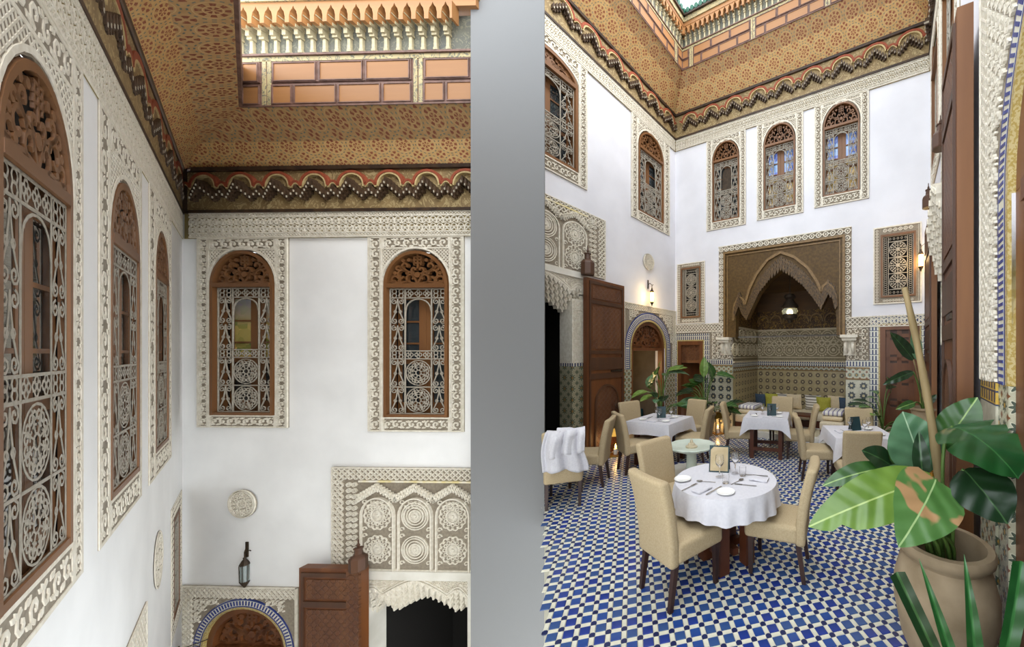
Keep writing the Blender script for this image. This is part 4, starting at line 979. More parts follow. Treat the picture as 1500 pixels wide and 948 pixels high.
for i in range(8):
    for j in range(int((zt1-.45)/per)): link('star_tile', sme, o, (.001, .1+(i+.5)*.19, zt1-(j+.55)*per), pi/2)
mb = MB(); sd_ = link('stucco_side', None, sb, (.008, 0, 0), pi/2)
for i in range(6):
    for j in range(2):
        x_ = DN*(i+.5+(.5 if j else 0)-.25)/6
        if x_ > DN-.1: continue
        z_ = zt2+hh*(.36+.4*j); r = hh*.17
        for q_ in (1, .62): mb.ring(x_, z_, r*q_, r*.15, -.03, 0, 16)
        mb.disc(x_, z_, r*.28, -.03, 0, 10)
for a_, b_ in ((0, .04), (hh*.12, hh*.15), (hh-.05, hh)): mb.box(0, DN, -.03, 0, zt2+a_, zt2+b_)
bpy.data.objects.remove(sd_); stuff(mb.build('rosette_relief', M['stucco_warm'], sb, (.008, 0, 0), pi/2))
# hanging lantern in the niche
uu_, zz_ = RB.px(1157, 474, -.6); lt_ = RB.thing('hanging_lantern', 'dark metal lantern with a small flame hanging in the niche arch', 'lantern', uu_, zz_, -.6)
mb = MB(); mb.lathe([(0, 0), (.05, .02), (.07, .08), (.17, .12), (.19, .2), (.17, .22)], 12); mb.build('base', M['dark_metal'], lt_, smooth=40)
mb = MB(); mb.lathe([(.17, .22), (.2, .3), (.17, .36)], 12); mb.build('glass_band', M['lamp_clear'], lt_, smooth=0)
mb = MB(); mb.lathe([(.19, .36), (.21, .4), (.12, .52), (.09, .58), (.14, .63), (.11, .7), (.03, .72), (.012, .74), (.012, 1.5)], 12); mb.build('crown', M['dark_metal'], lt_, smooth=40)
mb = MB(); mb.lathe([(0, .2), (.02, .23), (.012, .27), (0, .3)], 6); mb.build('flame', M['flame'], lt_)
l = bpy.data.lights.new('lantern_glow', 'POINT'); l.energy = 2.5; l.color = (1, .75, .4); l.shadow_soft_size = .05; link('lantern_glow', l, lt_, (0, 0, .27))
# ---- back wall: stucco and tile fields, doors, consoles
zd = (zB(1045, 531)+zB(1262, 522))/2; ztop = (zB(1020, 482)+zB(1300, 453))/2
sme2 = star_mesh(.082, 'star_slate')
def field(name, label, ua, ub, zu, door, dtop, cat='tiled wall field'):
    o = RB.thing(name, label, cat, ua, 0, kind='structure'); W_ = ub-ua; da, db = door[0]-ua, door[1]-ua
    def cut(nm, za, zb_, mat, y=-.012, par=o):
        mb = MB()
        for a, b in ((0, da), (db, W_)):
            if b-a > .02: mb.box(a, b, y, 0, za, min(zb_, 99))
        if zb_ > dtop: mb.box(da, db, y, 0, max(dtop, za), zb_)
        return mb.build(nm, M[mat], par)
    s_ = cut('stucco_ground', zd, zu, 'stucco_shaded_back'); mb = MB(); bh = .2
    keep = lambda x_, z_: not (da-.02 < x_ < db+.02 and z_ < dtop)
    band(mb, 0, W_, zu-bh, zu-.02, .09, 'lattice', -.032, -.012); mb.box(0, W_, -.04, -.012, zu-.02, zu); mb.box(0, W_, -.036, -.012, zu-bh-.02, zu-bh)
    band(mb, .02, W_-.02, zd, zu-bh-.03, .14, 'scroll', -.034, -.012, keep); stuff(mb.build('carved_relief', M['stucco'], s_))
    for za, zb_, mt, y in ((zd-.14, zd, 'zel_crenel', -.016), (zd-.17, zd-.14, 'gilt', -.02), (zd-.37, zd-.17, 'zel_fine', -.014), (zd-.4, zd-.37, 'gilt', -.02), (0, zd-.4, 'zel_pillar', -.012)):
        mb = MB()
        for a, b in ((0, da), (db, W_)):
            if b-a > .02: mb.box(a, b, y, 0, za, zb_)
        mb.build('tile_band' if za > 0 else 'tiled_dado', M[mt], o)
        if za == 0:
            for a, b in ((0, da), (db, W_)):
                ni = int((b-a)/.2)
                for i in range(ni):
                    for j in range(int((zb_-.15)/.2)): link('star_tile', sme2, o, (a+(i+.5)*(b-a)/ni, y, zb_-.02-(j+.5)*.2))
    # tile band framing the door
    mb = MB(); t = .16
    for a, b, za, zb_ in ((da, da+t, 0, dtop), (db-t, db, 0, dtop), (da+t, db-t, dtop-t, dtop)): mb.box(a, b, -.02, .0, za, zb_)
    mb.build('door_tile_frame', M['zel_crenel'], o); mb = MB()
    for a, b, za, zb_ in ((da+t, da+t+.03, 0, dtop-t), (db-t-.03, db-t, 0, dtop-t), (da+t, db-t, dtop-t-.03, dtop-t)): mb.box(a, b, -.024, .0, za, zb_)
    mb.build('gilt_tile_line', M['gold_tile'], o); return o
dl = (uB(985), uB(1040)); dt = zB(1012, 489)
field('wall_dado_left', 'carved stucco and tile field around the half-open cedar door', 0.005, n0, ztop, dl, dt)
dr = (uB(1274), uB(1364)); dtr = (zB(1275, 463)+zB(1350, 460))/2
field('wall_dado_right', 'carved stucco and tile field around the closed panelled door', n1, RWU-.005, ztop, dr, dtr)
for (da, db, top, nm, lab, op) in ((dl[0]+.19, dl[1]-.19, dt-.19, 'door_5', 'half-open dark cedar door in the corner left of the niche', True), (dr[0]+.19, dr[1]-.19, dtr-.19, 'door_6', 'closed cedar door with square panels right of the niche', False)):
    o = RB.thing(nm, lab, 'door', (da+db)/2, 0, kind='structure'); hw = (db-da)/2; fw = .1
    mb = MB(); mb.box(-hw, -hw+fw, -.03, .12, 0, top); mb.box(hw-fw, hw, -.03, .12, 0, top); mb.box(-hw+fw, hw-fw, -.03, .12, top-fw, top); mb.build('frame', M['door_wood'], o)
    iw = hw-fw
    if op:
        mb = MB(); mb.box(-iw, iw, .02, .08, top*.78, top-fw); lp = mb.build('lintel_panel', M['door_carved'], o)
        mb = MB(); mb.box(-iw, iw, .0, .1, top*.75, top*.78); mb.build('transom', M['door_wood'], o)
        mb = MB(); mb.box(-iw, iw, 1.0, 1.1, 0, top*.78); mb.box(-iw-.3, -iw, .12, 1.1, 0, top*.78); mb.box(iw, iw+.3, .12, 1.1, 0, top*.78); mb.box(-iw, iw, .1, 1.1, top*.78, top*.8); mb.build('passage', M['inner_wall'], o)
        ob = link('leaf', None, o, (-iw, .1, 0), R(62)); mb = MB(); mb.box(0, iw*1.7, 0, .05, 0, top*.74); mb.build('board', M['door_wood'], ob)
        ob = link('leaf', None, o, (iw*.15, .85, 0), 0); mb = MB(); mb.box(0, iw*.8, 0, .05, 0, top*.62); mb.build('board', M['door_wood'], ob)
    else:
        mb = MB(); mb.box(-iw, iw, .04, .1, 0, top-fw); mb.build('board', M['cedar_dark'], o)
        mb = MB()
        for x_ in (-iw, -.04, iw-.08): mb.box(x_, x_+.08, .01, .04, 0, top-fw)
        hs = [.02, .2, .4, .58, .76, .95]
        for f_ in hs: mb.box(-iw, iw, .01, .04, (top-fw)*f_-.03, (top-fw)*f_+.04)
        mb.build('rails', M['door_wood'], o)
        for x_ in (-iw/2+.02, iw/2-.02):
            for f0, f1 in zip(hs, hs[1:]): mb = MB(); mb.box(x_-iw*.3, x_+iw*.3, .022, .04, (top-fw)*f0+.09, (top-fw)*f1-.08); mb.build('raised_panel', M['door_wood'], o)
    hB.append((da, db, -1, top-.02))
hB.append((n0, n1, -1, zbb+.02)); hB.append((b0+.15, b1-.1, zbb, zbt-.1))
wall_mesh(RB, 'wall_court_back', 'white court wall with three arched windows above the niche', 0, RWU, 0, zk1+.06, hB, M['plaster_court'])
for ua, lab in ((uB(1064), 'white carved console under the left end of the niche front'), (uB(1245), 'white carved console under the right end of the niche front')):
    o = RB.thing('console', lab, 'console', ua, zbb-.42, .0); mb = MB(); mb.box(-.17, .17, -.22, 0, .36, .42); mb.box(-.14, .14, -.18, 0, .3, .36); mb.build('shelf', M['stucco'], o)
    mb = MB()
    for s in (-1, 1): mb.tube([(s*.07, -.05-.06*sin(t), .3-.25*t/pi) for t in [pi*i/8 for i in range(9)]], .045, 6)
    mb.box(-.12, .12, -.06, 0, 0, .3); mb.build('scroll', M['stucco'], o)
# ---- right wall
o = RR.thing('trim_9', 'carved stucco and mosaic pier between the two folded cedar leaves', 'pier', 1.85, 0, kind='structure'); W_ = 1.5
zp = [RR.px(1400, y_)[1] for y_ in (740, 515, 503, 462)]
for za, zb_, mt, nm in ((0, zp[0], 'zel_crenel', 'tile_base'), (zp[0], zp[1], 'zel_fine', 'mosaic'), (zp[1], zp[2], 'zel_crenel', 'tile_border'), (zp[2], 5.4, 'stucco_shaded_back', 'stucco_ground')):
    mb = MB(); mb.box(0, W_, -.02, 0, za, zb_); mb.build(nm, M[mt], o)
mb = MB(); band(mb, .02, W_-.02, zp[3], 5.38, .15, 'scroll', -.05, -.02); fillet(mb, 0, W_, zp[2], zp[3], .04, -.05, -.02); ros2 = [mb.ring(W_/2, (zp[2]+zp[3])/2, r, .03, -.05, -.02, 12) for r in (.05, .12)]
stalactites(mb, lambda x_: 4.0-abs(x_-W_/2)*.5, .05, W_-.05, .14, 5, .14, -.22, -.02); stuff(mb.build('carved_relief', M['stucco'], o))
o, h = arch_door(RR, 'door_7', 'tall dark arch framed by a blue and white tile band at the near end of the court', (4.25, 7.4, 0, 5.2), 6.05, 1.36, 1.14, 2.9, 0, 1.75, .14); hR.append(h)
for a, b, nm in ((4.25, 6.05-1.36, 'tile_field'),):
    mb = MB()
    for k, (za, zb_, mt) in enumerate(((0, 1.2, 'zel_fine'), (1.2, 1.3, 'gold_crenel'), (1.3, 1.6, 'zel_pillar'), (1.6, 1.75, 'gold_crenel'))):
        mb = MB(); mb.box(a-6.05, b-6.05, -.03, 0, za, zb_); mb.build(nm, M[mt], o)
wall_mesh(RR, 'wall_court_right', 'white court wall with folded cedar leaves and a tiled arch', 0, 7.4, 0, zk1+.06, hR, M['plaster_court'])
for s0_, s1_, th, lab, fl_ in ((.55, 1.62, .07, 'carved cedar leaf folded back beside the closed panelled door', 'turned cedar pivot finial above the leaf beside the panelled door'), (3.4, 4.22, .11, 'tall thick cedar leaf folded back beside the dark tiled arch', 'turned cedar pivot finial above the thick leaf near the tiled arch')):
    o = RR.thing('door_leaf', lab, 'door', s0_, 0, .07); hl = 4.1 if s0_ < 2 else 4.7; leaf_parts(o, s1_-s0_, hl, th, ring=True)
    mb = MB(); mb.box(s1_-s0_, s1_-s0_+.012, -th, 0, 0, hl); mb.build('near_edge', M['door_edge'], o)
    finial('gate_finial', fl_, RR.P(s1_-.1 if s0_ < 2 else s0_-.35, hl+.03 if s0_ < 2 else 4.2, .17), .5)
o = RR.thing('threshold', 'pale marble threshold slab at the foot of the mosaic pier', 'threshold', 2.0, 0, .0); mb = MB(); mb.box(0, 1.3, -.42, -.03, -.004, .012); mb.build('slab', M['marble'], o); mb = MB(); mb.box(0, 1.3, -.50, -.42, -.004, .011); mb.build('tile_edge', M['zel_crenel'], o)
# ================================================================== FLOOR TILES (blue squares, white bars, small dark dots)
al = R(-15); ea = Vector((sin(al), cos(al))); eb = Vector((cos(al), -sin(al))); PT = .107; bt = .070
def sqm(name, w_, h_, mat, z=.0):
    mb = MB(); w_ /= 2; h_ /= 2; e = .003
    mb.add([(-w_, -h_, -.005), (w_, -h_, -.005), (w_, h_, -.005), (-w_, h_, -.005), (-w_+e, -h_+e, z), (w_-e, -h_+e, z), (w_-e, h_-e, z), (-w_+e, h_-e, z)], [(4, 5, 6, 7), (0, 1, 5, 4), (1, 2, 6, 5), (2, 3, 7, 6), (3, 0, 4, 7)]); return mb
def inside(p, poly):
    c_ = False; j = len(poly)-1
    for i in range(len(poly)):
        xi, yi = poly[i]; xj, yj = poly[j]
        if (yi > p[1]) != (yj > p[1]) and p[0] < (xj-xi)*(p[1]-yi)/(yj-yi)+xi: c_ = not c_
        j = i
    return c_
octc = Vector(floor_px(1013, 704)); octr = .88
pieces = {'b': [], 'wa': [], 'wb': [], 'd': []}
N = 130
for i in range(-N, N):
    for j in range(-N, N):
        p = ea*(i*PT)+eb*(j*PT)
        if not (-4 < p.x < 5 and 1.4 < p.y < 9.2): continue
        for k, off in (('b', (0, 0)), ('wa', (.5, 0)), ('wb', (0, .5)), ('d', (.5, .5))):
            r = p+ea*(off[0]*PT)+eb*(off[1]*PT)
            if not inside(r, floor_pts) or (r-octc).length < octr*.93: continue
            x_ = PX+r.x/r.y*FPX; y_ = PY+H/r.y*FPX
            vis = 798 < x_ < 1335 and y_ < 945
            pieces[k].append((0 if vis else 1, r.y, r.x))
rz = -al
meshes = {'b': sqm('blue_tile', bt, bt, 0, .0), 'wa': sqm('white_bar', bt, PT-bt-.004, 0, .0), 'wb': sqm('white_bar', PT-bt-.004, bt, 0, .0), 'd': None}
dm = MB(); n = 8; dm.add([(.021*cos(2*pi*(i+.5)/n), .021*sin(2*pi*(i+.5)/n), .0) for i in range(n)]+[(.023*cos(2*pi*(i+.5)/n), .023*sin(2*pi*(i+.5)/n), -.005) for i in range(n)], [tuple(range(n))]+[(i+n, (i+1) % n+n, (i+1) % n, i) for i in range(n)]); meshes['d'] = dm
simple('blue_tile_b', '#2b4f8f', '#23418a', .22, 3); simple('blue_tile_c', '#1f3574', '#2a3f94', .22, 3)
var = [meshes['b'].mesh('blue_tile', M[k]) for k in ('blue_tile', 'blue_tile_b', 'blue_tile_c')]
for k, nm, mt, lim in (('b', 'blue_tile', 'blue_tile', 300), ('wa', 'white_bar', 'white_tile', 150), ('wb', 'white_bar', 'white_tile', 150), ('d', 'dot_tile', 'dot_tile', 0)):
    L = sorted(pieces[k]); me = meshes[k].mesh(nm, M[mt]) if lim else None
    for _, y_, x_ in L[:lim]: link(nm, random.choice(var) if k == 'b' else me, fl, (x_, y_, .0), rz)
    rest = MB(); c_, s_ = cos(rz), sin(rz)
    for _, y_, x_ in L[lim:]:
        rest.add([(x_+vx*c_-vy*s_, y_+vx*s_+vy*c_, vz) for vx, vy, vz in meshes[k].v], meshes[k].f, random.randrange(3) if k == 'b' else 0)
    stuff(rest.build(nm+'_field', [M['blue_tile'], M['blue_tile_b'], M['blue_tile_c']] if k == 'b' else M[mt], fl))
# ================================================================== FURNITURE
def rbox(mb, c, h, r, fn=None, n=3, m=0):
    """rounded box, half sizes h, corner radius r, optional deform fn(p)->p; welded"""
    key = {}; base = len(mb.v)
    def vid(p):
        k = tuple(round(x_, 5) for x_ in p)
        if k not in key:
            inn = [max(-(h[i]-r), min(h[i]-r, p[i])) for i in range(3)]; d = Vector([p[i]-inn[i] for i in range(3)])
            if d.length > 1e-9: d = d.normalized()*r
            q_ = Vector(inn)+d+Vector(c); q_ = fn(q_) if fn else q_
            key[k] = len(mb.v); mb.v.append(tuple(q_))
        return key[k]
    def samp(hh): 
        a = [-hh+r*i/n for i in range(n)]; return a+[-hh+r+(2*hh-2*r)*i/4 for i in range(5)]+[hh-r+r*(i+1)/n for i in range(n)]
    for ax in range(3):
        u_, v_ = (ax+1) % 3, (ax+2) % 3; su, sv = samp(h[u_]), samp(h[v_])
        for sg in (-1, 1):
            for i in range(len(su)-1):
                for j in range(len(sv)-1):
                    qd = []
                    for a, b in ((i, j), (i+1, j), (i+1, j+1), (i, j+1)):
                        p = [0, 0, 0]; p[ax] = sg*h[ax]; p[u_] = su[a]; p[v_] = sv[b]; qd.append(vid(p))
                    if sg < 0: qd.reverse()
                    if len(set(qd)) == 4: mb.f.append(tuple(qd)); mb.m.append(m)
def chair_proto():
    t = thing('dining_chair', 'x', 'chair')
    mb = MB()
    def rake(p): k = max(0, p.z-.42); return Vector((p.x*(1+.10*k), p.y-.20*k*k-.10*k+.05*(p.x/.23)**2*min(1, k*2)*.35, p.z))
    rbox(mb, (0, -.22, .645), (.225, .045, .335), .035, rake); mb.build('backrest', M['chair_fabric'], t, smooth=0)
    mb = MB(); rbox(mb, (0, .03, .405), (.23, .235, .075), .035, lambda p: Vector((p.x, p.y, p.z+(.012*(1-(p.x/.23)**2) if p.z > .44 else 0)))); mb.build('seat', M['chair_fabric'], t, smooth=0)
    for sx_ in (-1, 1):
        for sy_, yy, k in ((1, .21, 0), (-1, -.2, -.05)):
            mb = MB(); a, b = .022, .016; x_ = sx_*.19
            top = [(x_-a, yy-a, .35), (x_+a, yy-a, .35), (x_+a, yy+a, .35), (x_-a, yy+a, .35)]; bot = [(x_-b, yy-b+k, 0), (x_+b, yy-b+k, 0), (x_+b, yy+b+k, 0), (x_-b, yy+b+k, 0)]
            mb.add(bot+top, [(3, 2, 1, 0), (4, 5, 6, 7), (0, 1, 5, 4), (1, 2, 6, 5), (2, 3, 7, 6), (3, 0, 4, 7)]); mb.build('leg', M['chair_leg'], t)
    return t
chair0 = chair_proto(); used = [False]
def chair(x_, y_, fx, fy, label, group, s=1.0):
    rz_ = atan2(-fx, fy)
    if not used[0]: used[0] = True; o = chair0; o.location = (x_, y_, 0); o.rotation_euler = (0, 0, rz_); o['label'] = label; o['group'] = group
    else: o = dup(chair0, (x_, y_, 0), rz_, label, group)
    o.scale = (s, s, s); return o
def cloth(name, label, loc, rz_, pts, drop, corner=None, wav=.018, nw=22, z=.765):
    """tablecloth: flat top, skirt falling from the outline pts with folds"""
    mb = MB(); n = len(pts)
    mb.add([(x_, y_, 0) for x_, y_ in pts], [tuple(range(n))])
    K = 5; rows = []
    for k in range(K+1):
        t = k/K; row = []
        for i, (x_, y_) in enumerate(pts):
            l = math.hypot(x_, y_); ux, uy = x_/l, y_/l; cr = corner(i) if corner else 0
            a = i/n*2*pi*nw; o_ = .012*min(1, t*3)+t*(wav*(1+sin(a))+cr*.07)
            row.append((x_+ux*o_, y_+uy*o_, -t*(drop+cr*.13+.008*sin(a*.37))-(.0 if k else 0)))
        rows.append(row)
    vs_ = [p for r_ in rows for p in r_]; mb.add(vs_, [(k*n+i, k*n+(i+1) % n, (k+1)*n+(i+1) % n, (k+1)*n+i) for k in range(K) for i in range(n)][::1])
    mb.f = [f if j == 0 else f[::-1] for j, f in enumerate(mb.f)]
    return tag(mb.build(name, M['linen'], None, (loc[0], loc[1], z), rz_, smooth=50), label, 'tablecloth')
def square_outline(h_, n=22, r=.02):
    p = []
    for s, (ax, ay, bx, by) in enumerate(((-1, -1, 1, -1), (1, -1, 1, 1), (1, 1, -1, 1), (-1, 1, -1, -1))):
        for i in range(n): t = i/n; p.append(((ax+(bx-ax)*t)*h_, (ay+(by-ay)*t)*h_))
    return p
def square_table(x_, y_, rz_, h_, where):
    t = thing('dining_table', 'square dark wood dining table under a white cloth '+where, 'table', (x_, y_, 0), rz_)
    mb = MB(); mb.box(-h_+.01, h_-.01, -h_+.01, h_-.01, .725, .76); mb.build('tabletop', M['table_wood'], t)
    for a in (-1, 1):
        for b in (-1, 1): mb = MB(); mb.box(a*(h_-.14)-.035, a*(h_-.14)+.035, b*(h_-.14)-.035, b*(h_-.14)+.035, 0, .725); mb.build('leg', M['table_wood'], t)
    for b in (-1, 1): mb = MB(); mb.box(-h_+.17, h_-.17, b*(h_-.14)-.02, b*(h_-.14)+.02, .14, .2); mb.build('stretcher', M['table_wood'], t)
    n = 22; pts = square_outline(h_, n)
    cf = lambda i: max(0, 1-min(i % n, n-i % n)/3.2)
    cloth('tablecloth', 'white square cloth with hanging corners '+where, (x_, y_), rz_, pts, .2, cf, .006, 14); return t
# --- tableware builders
def place(name, label, cat, mb, mat, x_, y_, z_, rz_=0, group=None, smooth=40): return tag(mb.build(name, M[mat], None, (x_, y_, z_), rz_, smooth), label, cat, group)
TZ = .767
def m_plate(r=.08): mb = MB(); mb.lathe([(0, .0), (r*.6, .0), (r, .012), (r*.98, .016), (r*.62, .005), (0, .005)], 20); return mb
def m_glass(s=1): mb = MB(); mb.lathe([(p*s, q_*s) for p, q_ in ((.036, 0), (.036, .003), (.006, .008), (.004, .08), (.012, .092), (.034, .12), (.04, .15), (.033, .2), (.031, .2), (.038, .15), (.032, .122), (0, .098))], 18); return mb
def m_tumbler(): mb = MB(); mb.lathe([(0, .0), (.03, .0), (.034, .085), (.032, .085), (.028, .01), (0, .012)], 16); return mb
def m_knife(): mb = MB(); mb.box(-.007, .007, -.11, -.01, 0, .006); mb.prism([(-.007, 0), (.007, 0), (.007, .006), (-.007, .006)], -.01, .11, back=True); return mb
def m_fork(): 
    mb = MB(); mb.box(-.005, .005, -.1, .03, 0, .004); mb.box(-.012, .012, .03, .05, 0, .004)
    for i in range(4): mb.box(-.012+i*.0067, -.0085+i*.0067, .05, .1, 0, .004)
    return mb
def m_spoon():
    mb = MB(); mb.box(-.004, .004, -.09, .04, 0, .004); mb.lathe([(0, 0), (.016, .003), (.02, .007), (.0, .004)], 12, 0, .06, sy=1.5); return mb
def m_napkin():
    mb = MB(); rbox(mb, (0, 0, .009), (.05, .085, .009), .006, lambda p: Vector((p.x, p.y, p.z+.004*sin(p.y*40)))); return mb
def menu(x_, y_, z_, rz_, label, h_=.24, w_=.15, page=True):
    t = thing('menu_holder', label, 'menu', (x_, y_, z_), rz_)
    mb = MB(); mb.add([(-w_/2, -.05, 0), (w_/2, -.05, 0), (w_/2, 0, h_), (-w_/2, 0, h_), (-w_/2, -.044, 0), (w_/2, -.044, 0), (w_/2, .006, h_), (-w_/2, .006, h_)], [(0, 1, 2, 3), (7, 6, 5, 4), (0, 4, 5, 1), (1, 5, 6, 2), (2, 6, 7, 3), (3, 7, 4, 0)]); mb.build('front_cover', M['menu_cover'], t)
    mb = MB(); mb.add([(-w_/2, .056, 0), (w_/2, .056, 0), (w_/2, .007, h_), (-w_/2, .007, h_), (-w_/2, .05, 0), (w_/2, .05, 0), (w_/2, .001, h_), (-w_/2, .001, h_)], [(3, 2, 1, 0), (4, 5, 6, 7), (1, 5, 4, 0), (2, 6, 5, 1), (3, 7, 6, 2), (0, 4, 7, 3)]); mb.build('back_cover', M['menu_cover'], t)
    if page:
        e = .012; k = .5; mb = MB(); f = lambda z_: -.051+.05*z_/h_
        mb.add([(-w_/2+e, f(e), e), (w_/2-e, f(e), e), (w_/2-e, f(h_-e), h_-e), (-w_/2+e*3.5, f(h_-e), h_-e), (-w_/2+e, f(h_-e*3.5), h_-e*3.5)], [(0, 1, 2, 3, 4)]); mb.build('page', M['menu_page'], t)
    return t
# --- round table in front
ax, ay = .02, 3.22
t = thing('dining_table', 'round dark wood dining table under a white cloth, laid with glasses', 'table', (ax, ay, 0), .6)
mb = MB(); mb.lathe([(0, .725), (.46, .725), (.46, .758), (0, .758)], 32); mb.build('tabletop', M['table_wood'], t)
for i in range(4): mb = MB(); a = pi/4+pi/2*i; mb.box(.2*cos(a)-.05, .2*cos(a)+.05, .2*sin(a)-.05, .2*sin(a)+.05, 0, .725); mb.build('leg', M['table_wood'], t)
mb = MB(); mb.box(-.16, .16, -.03, .03, .12, .18); mb.box(-.03, .03, -.16, .16, .12, .18); mb.build('stretcher', M['table_wood'], t)
pts = [(.475*cos(2*pi*i/96), .475*sin(2*pi*i/96)) for i in range(96)]
cloth('tablecloth', 'white round cloth with a pleated skirt on the front table', (ax, ay), 0, pts, .2, None, .016, 19, TZ-.003)
G = 'chairs at the round table'
chair(-.36, 2.88, .70, .71, 'cream upholstered chair pulled up to the round table, its back to the tiled floor edge', G, 1.03)
chair(-.53, 3.64, .80, -.60, 'cream upholstered chair at the round table, beside the stone fountain', G)
chair(.50, 3.14, -.90, .30, 'cream upholstered chair at the round table, on the side of the big leafy plant', G)
onT = lambda px_, py_: floor_px(px_, py_, TZ)
for n_, (p, lab) in enumerate((((1063, 722), 'white side plate beside the front knife on the round table'), ((1000, 703), 'white side plate next to the fountain-side chair on the round table'))): q = onT(*p); place('side_plate', lab, 'plate', m_plate(), 'china', q[0], q[1], TZ)
for p, lab in (((1054, 699), 'wine glass in front of the menu on the round table'), ((1077, 694), 'wine glass to the right of the menu on the round table')): q = onT(*p); place('wine_glass', lab, 'glass', m_glass(1.05), 'glass', q[0], q[1], TZ, smooth=60)
for p, lab in (((1063, 708), 'water tumbler close to the front wine glass on the round table'), ((1088, 697), 'water tumbler near the folded napkin and knife on the round table')): q = onT(*p); place('tumbler', lab, 'glass', m_tumbler(), 'glass', q[0], q[1], TZ, smooth=60)
q = onT(1054, 692); menu(q[0], q[1]+.05, TZ, R(-8), 'dark-bordered menu with a beige page standing on the round table', .25, .2)
for p, rz_, lab in (((1028, 718), R(-38), 'folded white napkin beside the fork on the round table'), ((1112, 703), R(72), 'folded white napkin on the plant side of the round table')): q = onT(*p); place('napkin', lab, 'napkin', m_napkin(), 'linen', q[0], q[1], TZ, rz_)
for p, rz_, lab in (((1046, 719), R(-35), 'table knife beside the front side plate'), ((1108, 697), R(78), 'table knife behind the right napkin')): q = onT(*p); place('table_knife', lab, 'knife', m_knife(), 'silver', q[0], q[1], TZ, rz_, smooth=None)
for p, rz_, lab in (((1010, 714), R(-35), 'fork beside the left side plate on the round table'), ((1092, 711), R(75), 'fork in front of the right napkin on the round table')): q = onT(*p); place('fork', lab, 'fork', m_fork(), 'silver', q[0], q[1], TZ, rz_, smooth=None)
for p, rz_, lab in (((1034, 706), R(80), 'small spoon behind the left napkin'), ((1080, 706), R(-40), 'small spoon between tumbler and fork on the round table')): q = onT(*p); place('spoon', lab, 'spoon', m_spoon(), 'silver', q[0], q[1], TZ, rz_)
# --- the three square tables
def lay(x_, y_, rz_, h_, where, plates=2):
    c_, s_ = cos(rz_), sin(rz_); W2 = lambda a, b: (x_+a*c_-b*s_, y_+a*s_+b*c_)
    dirs = [W2(a, b) for a, b in ((-.22, -.22), (.2, .18), (.24, -.2))]
    for k, (a, b) in enumerate(((-.22, -.22), (.2, .18), (.24, -.2))):
        q = W2(a, b); place('side_plate', 'white side plate '+('farthest from the menu ', 'close behind the menu ', 'between knife and cloth edge ')[k]+where, 'plate', m_plate(.075), 'china', q[0], q[1], TZ, group='side plates '+where)
    for k, (a, b) in enumerate(((-.1, .05), (.06, -.12), (.18, .08))):
        q = W2(a, b); place('wine_glass', 'wine glass '+('standing beside the menu ', 'standing in front of the menu ', 'standing apart from the menu ')[k]+where, 'glass', m_glass(1), 'glass', q[0], q[1], TZ, group='wine glasses '+where, smooth=60)
    for k, (a, b, r_) in enumerate(((-.28, -.05, .2), (.02, -.28, 1.7), (.1, .28, 1.5))):
        q = W2(a, b); place('napkin', 'folded white napkin '+('along the side edge ', 'along the fountain-side edge ', 'along the niche-side edge ')[k]+where, 'napkin', m_napkin(), 'linen', q[0], q[1], TZ, rz_+r_, group='napkins '+where)
        q = W2(a+.07, b+.04); place('table_knife', 'table knife by the napkin '+('of the side edge ', 'of the fountain-side edge ', 'of the niche-side edge ')[k]+where, 'knife', m_knife(), 'silver', q[0], q[1], TZ, rz_+r_, group='knives '+where, smooth=None)
bx, by = -1.14, 6.15; rB = atan2(-.59, .25)+pi/4; W1 = 'on the arch-door table'
square_table(bx, by, rB, .43, 'by the tiled arch door'); lay(bx, by, rB, .43, W1); menu(bx+.0, by+.1, TZ, R(10), 'dark teal menu standing on the table by the tiled arch door', .2, .16, False); 
G = 'chairs at the table by the tiled arch door'
chair(-1.46, 5.72, .82, .57, 'cream chair at the arch-door table, its back toward the small red pot', G)
chair(-1.66, 6.62, .75, -.66, 'cream chair at the arch-door table, in front of the arched doorway', G)
chair(-.72, 6.85, -.55, -.83, 'cream chair at the arch-door table, in front of the half-open cedar door', G)
chair(-.56, 6.16, -.95, .15, 'cream chair at the arch-door table, on the fountain side', G)
c0x, c0y = .84, 6.55; rC = R(-13); W1 = 'on the niche table'
square_table(c0x, c0y, rC, .4, 'before the niche'); lay(c0x, c0y, rC, .4, W1); menu(c0x+.07, c0y-.08, TZ, R(-5), 'dark teal menu standing on the table before the niche', .22, .17, False)
G = 'chairs at the table before the niche'
chair(.30, 6.62, .98, -.1, 'cream chair at the niche table, its back to the clay plant pot and lantern', G)
chair(1.42, 6.42, -.98, .2, 'cream chair at the niche table, its back to the right-hand table', G)
chair(1.22, 7.28, -.28, -.96, 'cream chair at the niche table, standing against the niche bench', G)
dx_, dy_ = 2.02, 5.13; rD = R(-4); W1 = 'on the panelled-door table'
square_table(dx_, dy_, rD, .43, 'by the closed panelled door'); lay(dx_, dy_, rD, .43, W1); menu(dx_+.0, dy_+.12, TZ, R(15), 'dark menu standing on the table by the closed panelled door', .2, .16, False)
G = 'chairs at the table by the closed panelled door'
chair(1.46, 5.36, .99, -.1, 'cream chair at the panelled-door table, its back to the niche table', G)
chair(1.76, 4.55, .1, .99, 'cream chair at the panelled-door table, its broad back hiding part of the cloth', G)
chair(2.32, 5.72, -.2, -.98, 'cream chair at the panelled-door table, beside the round planter', G)
chair(2.50, 5.08, -.99, .0, 'cream chair at the panelled-door table, on the side of the tall clay jar', G)
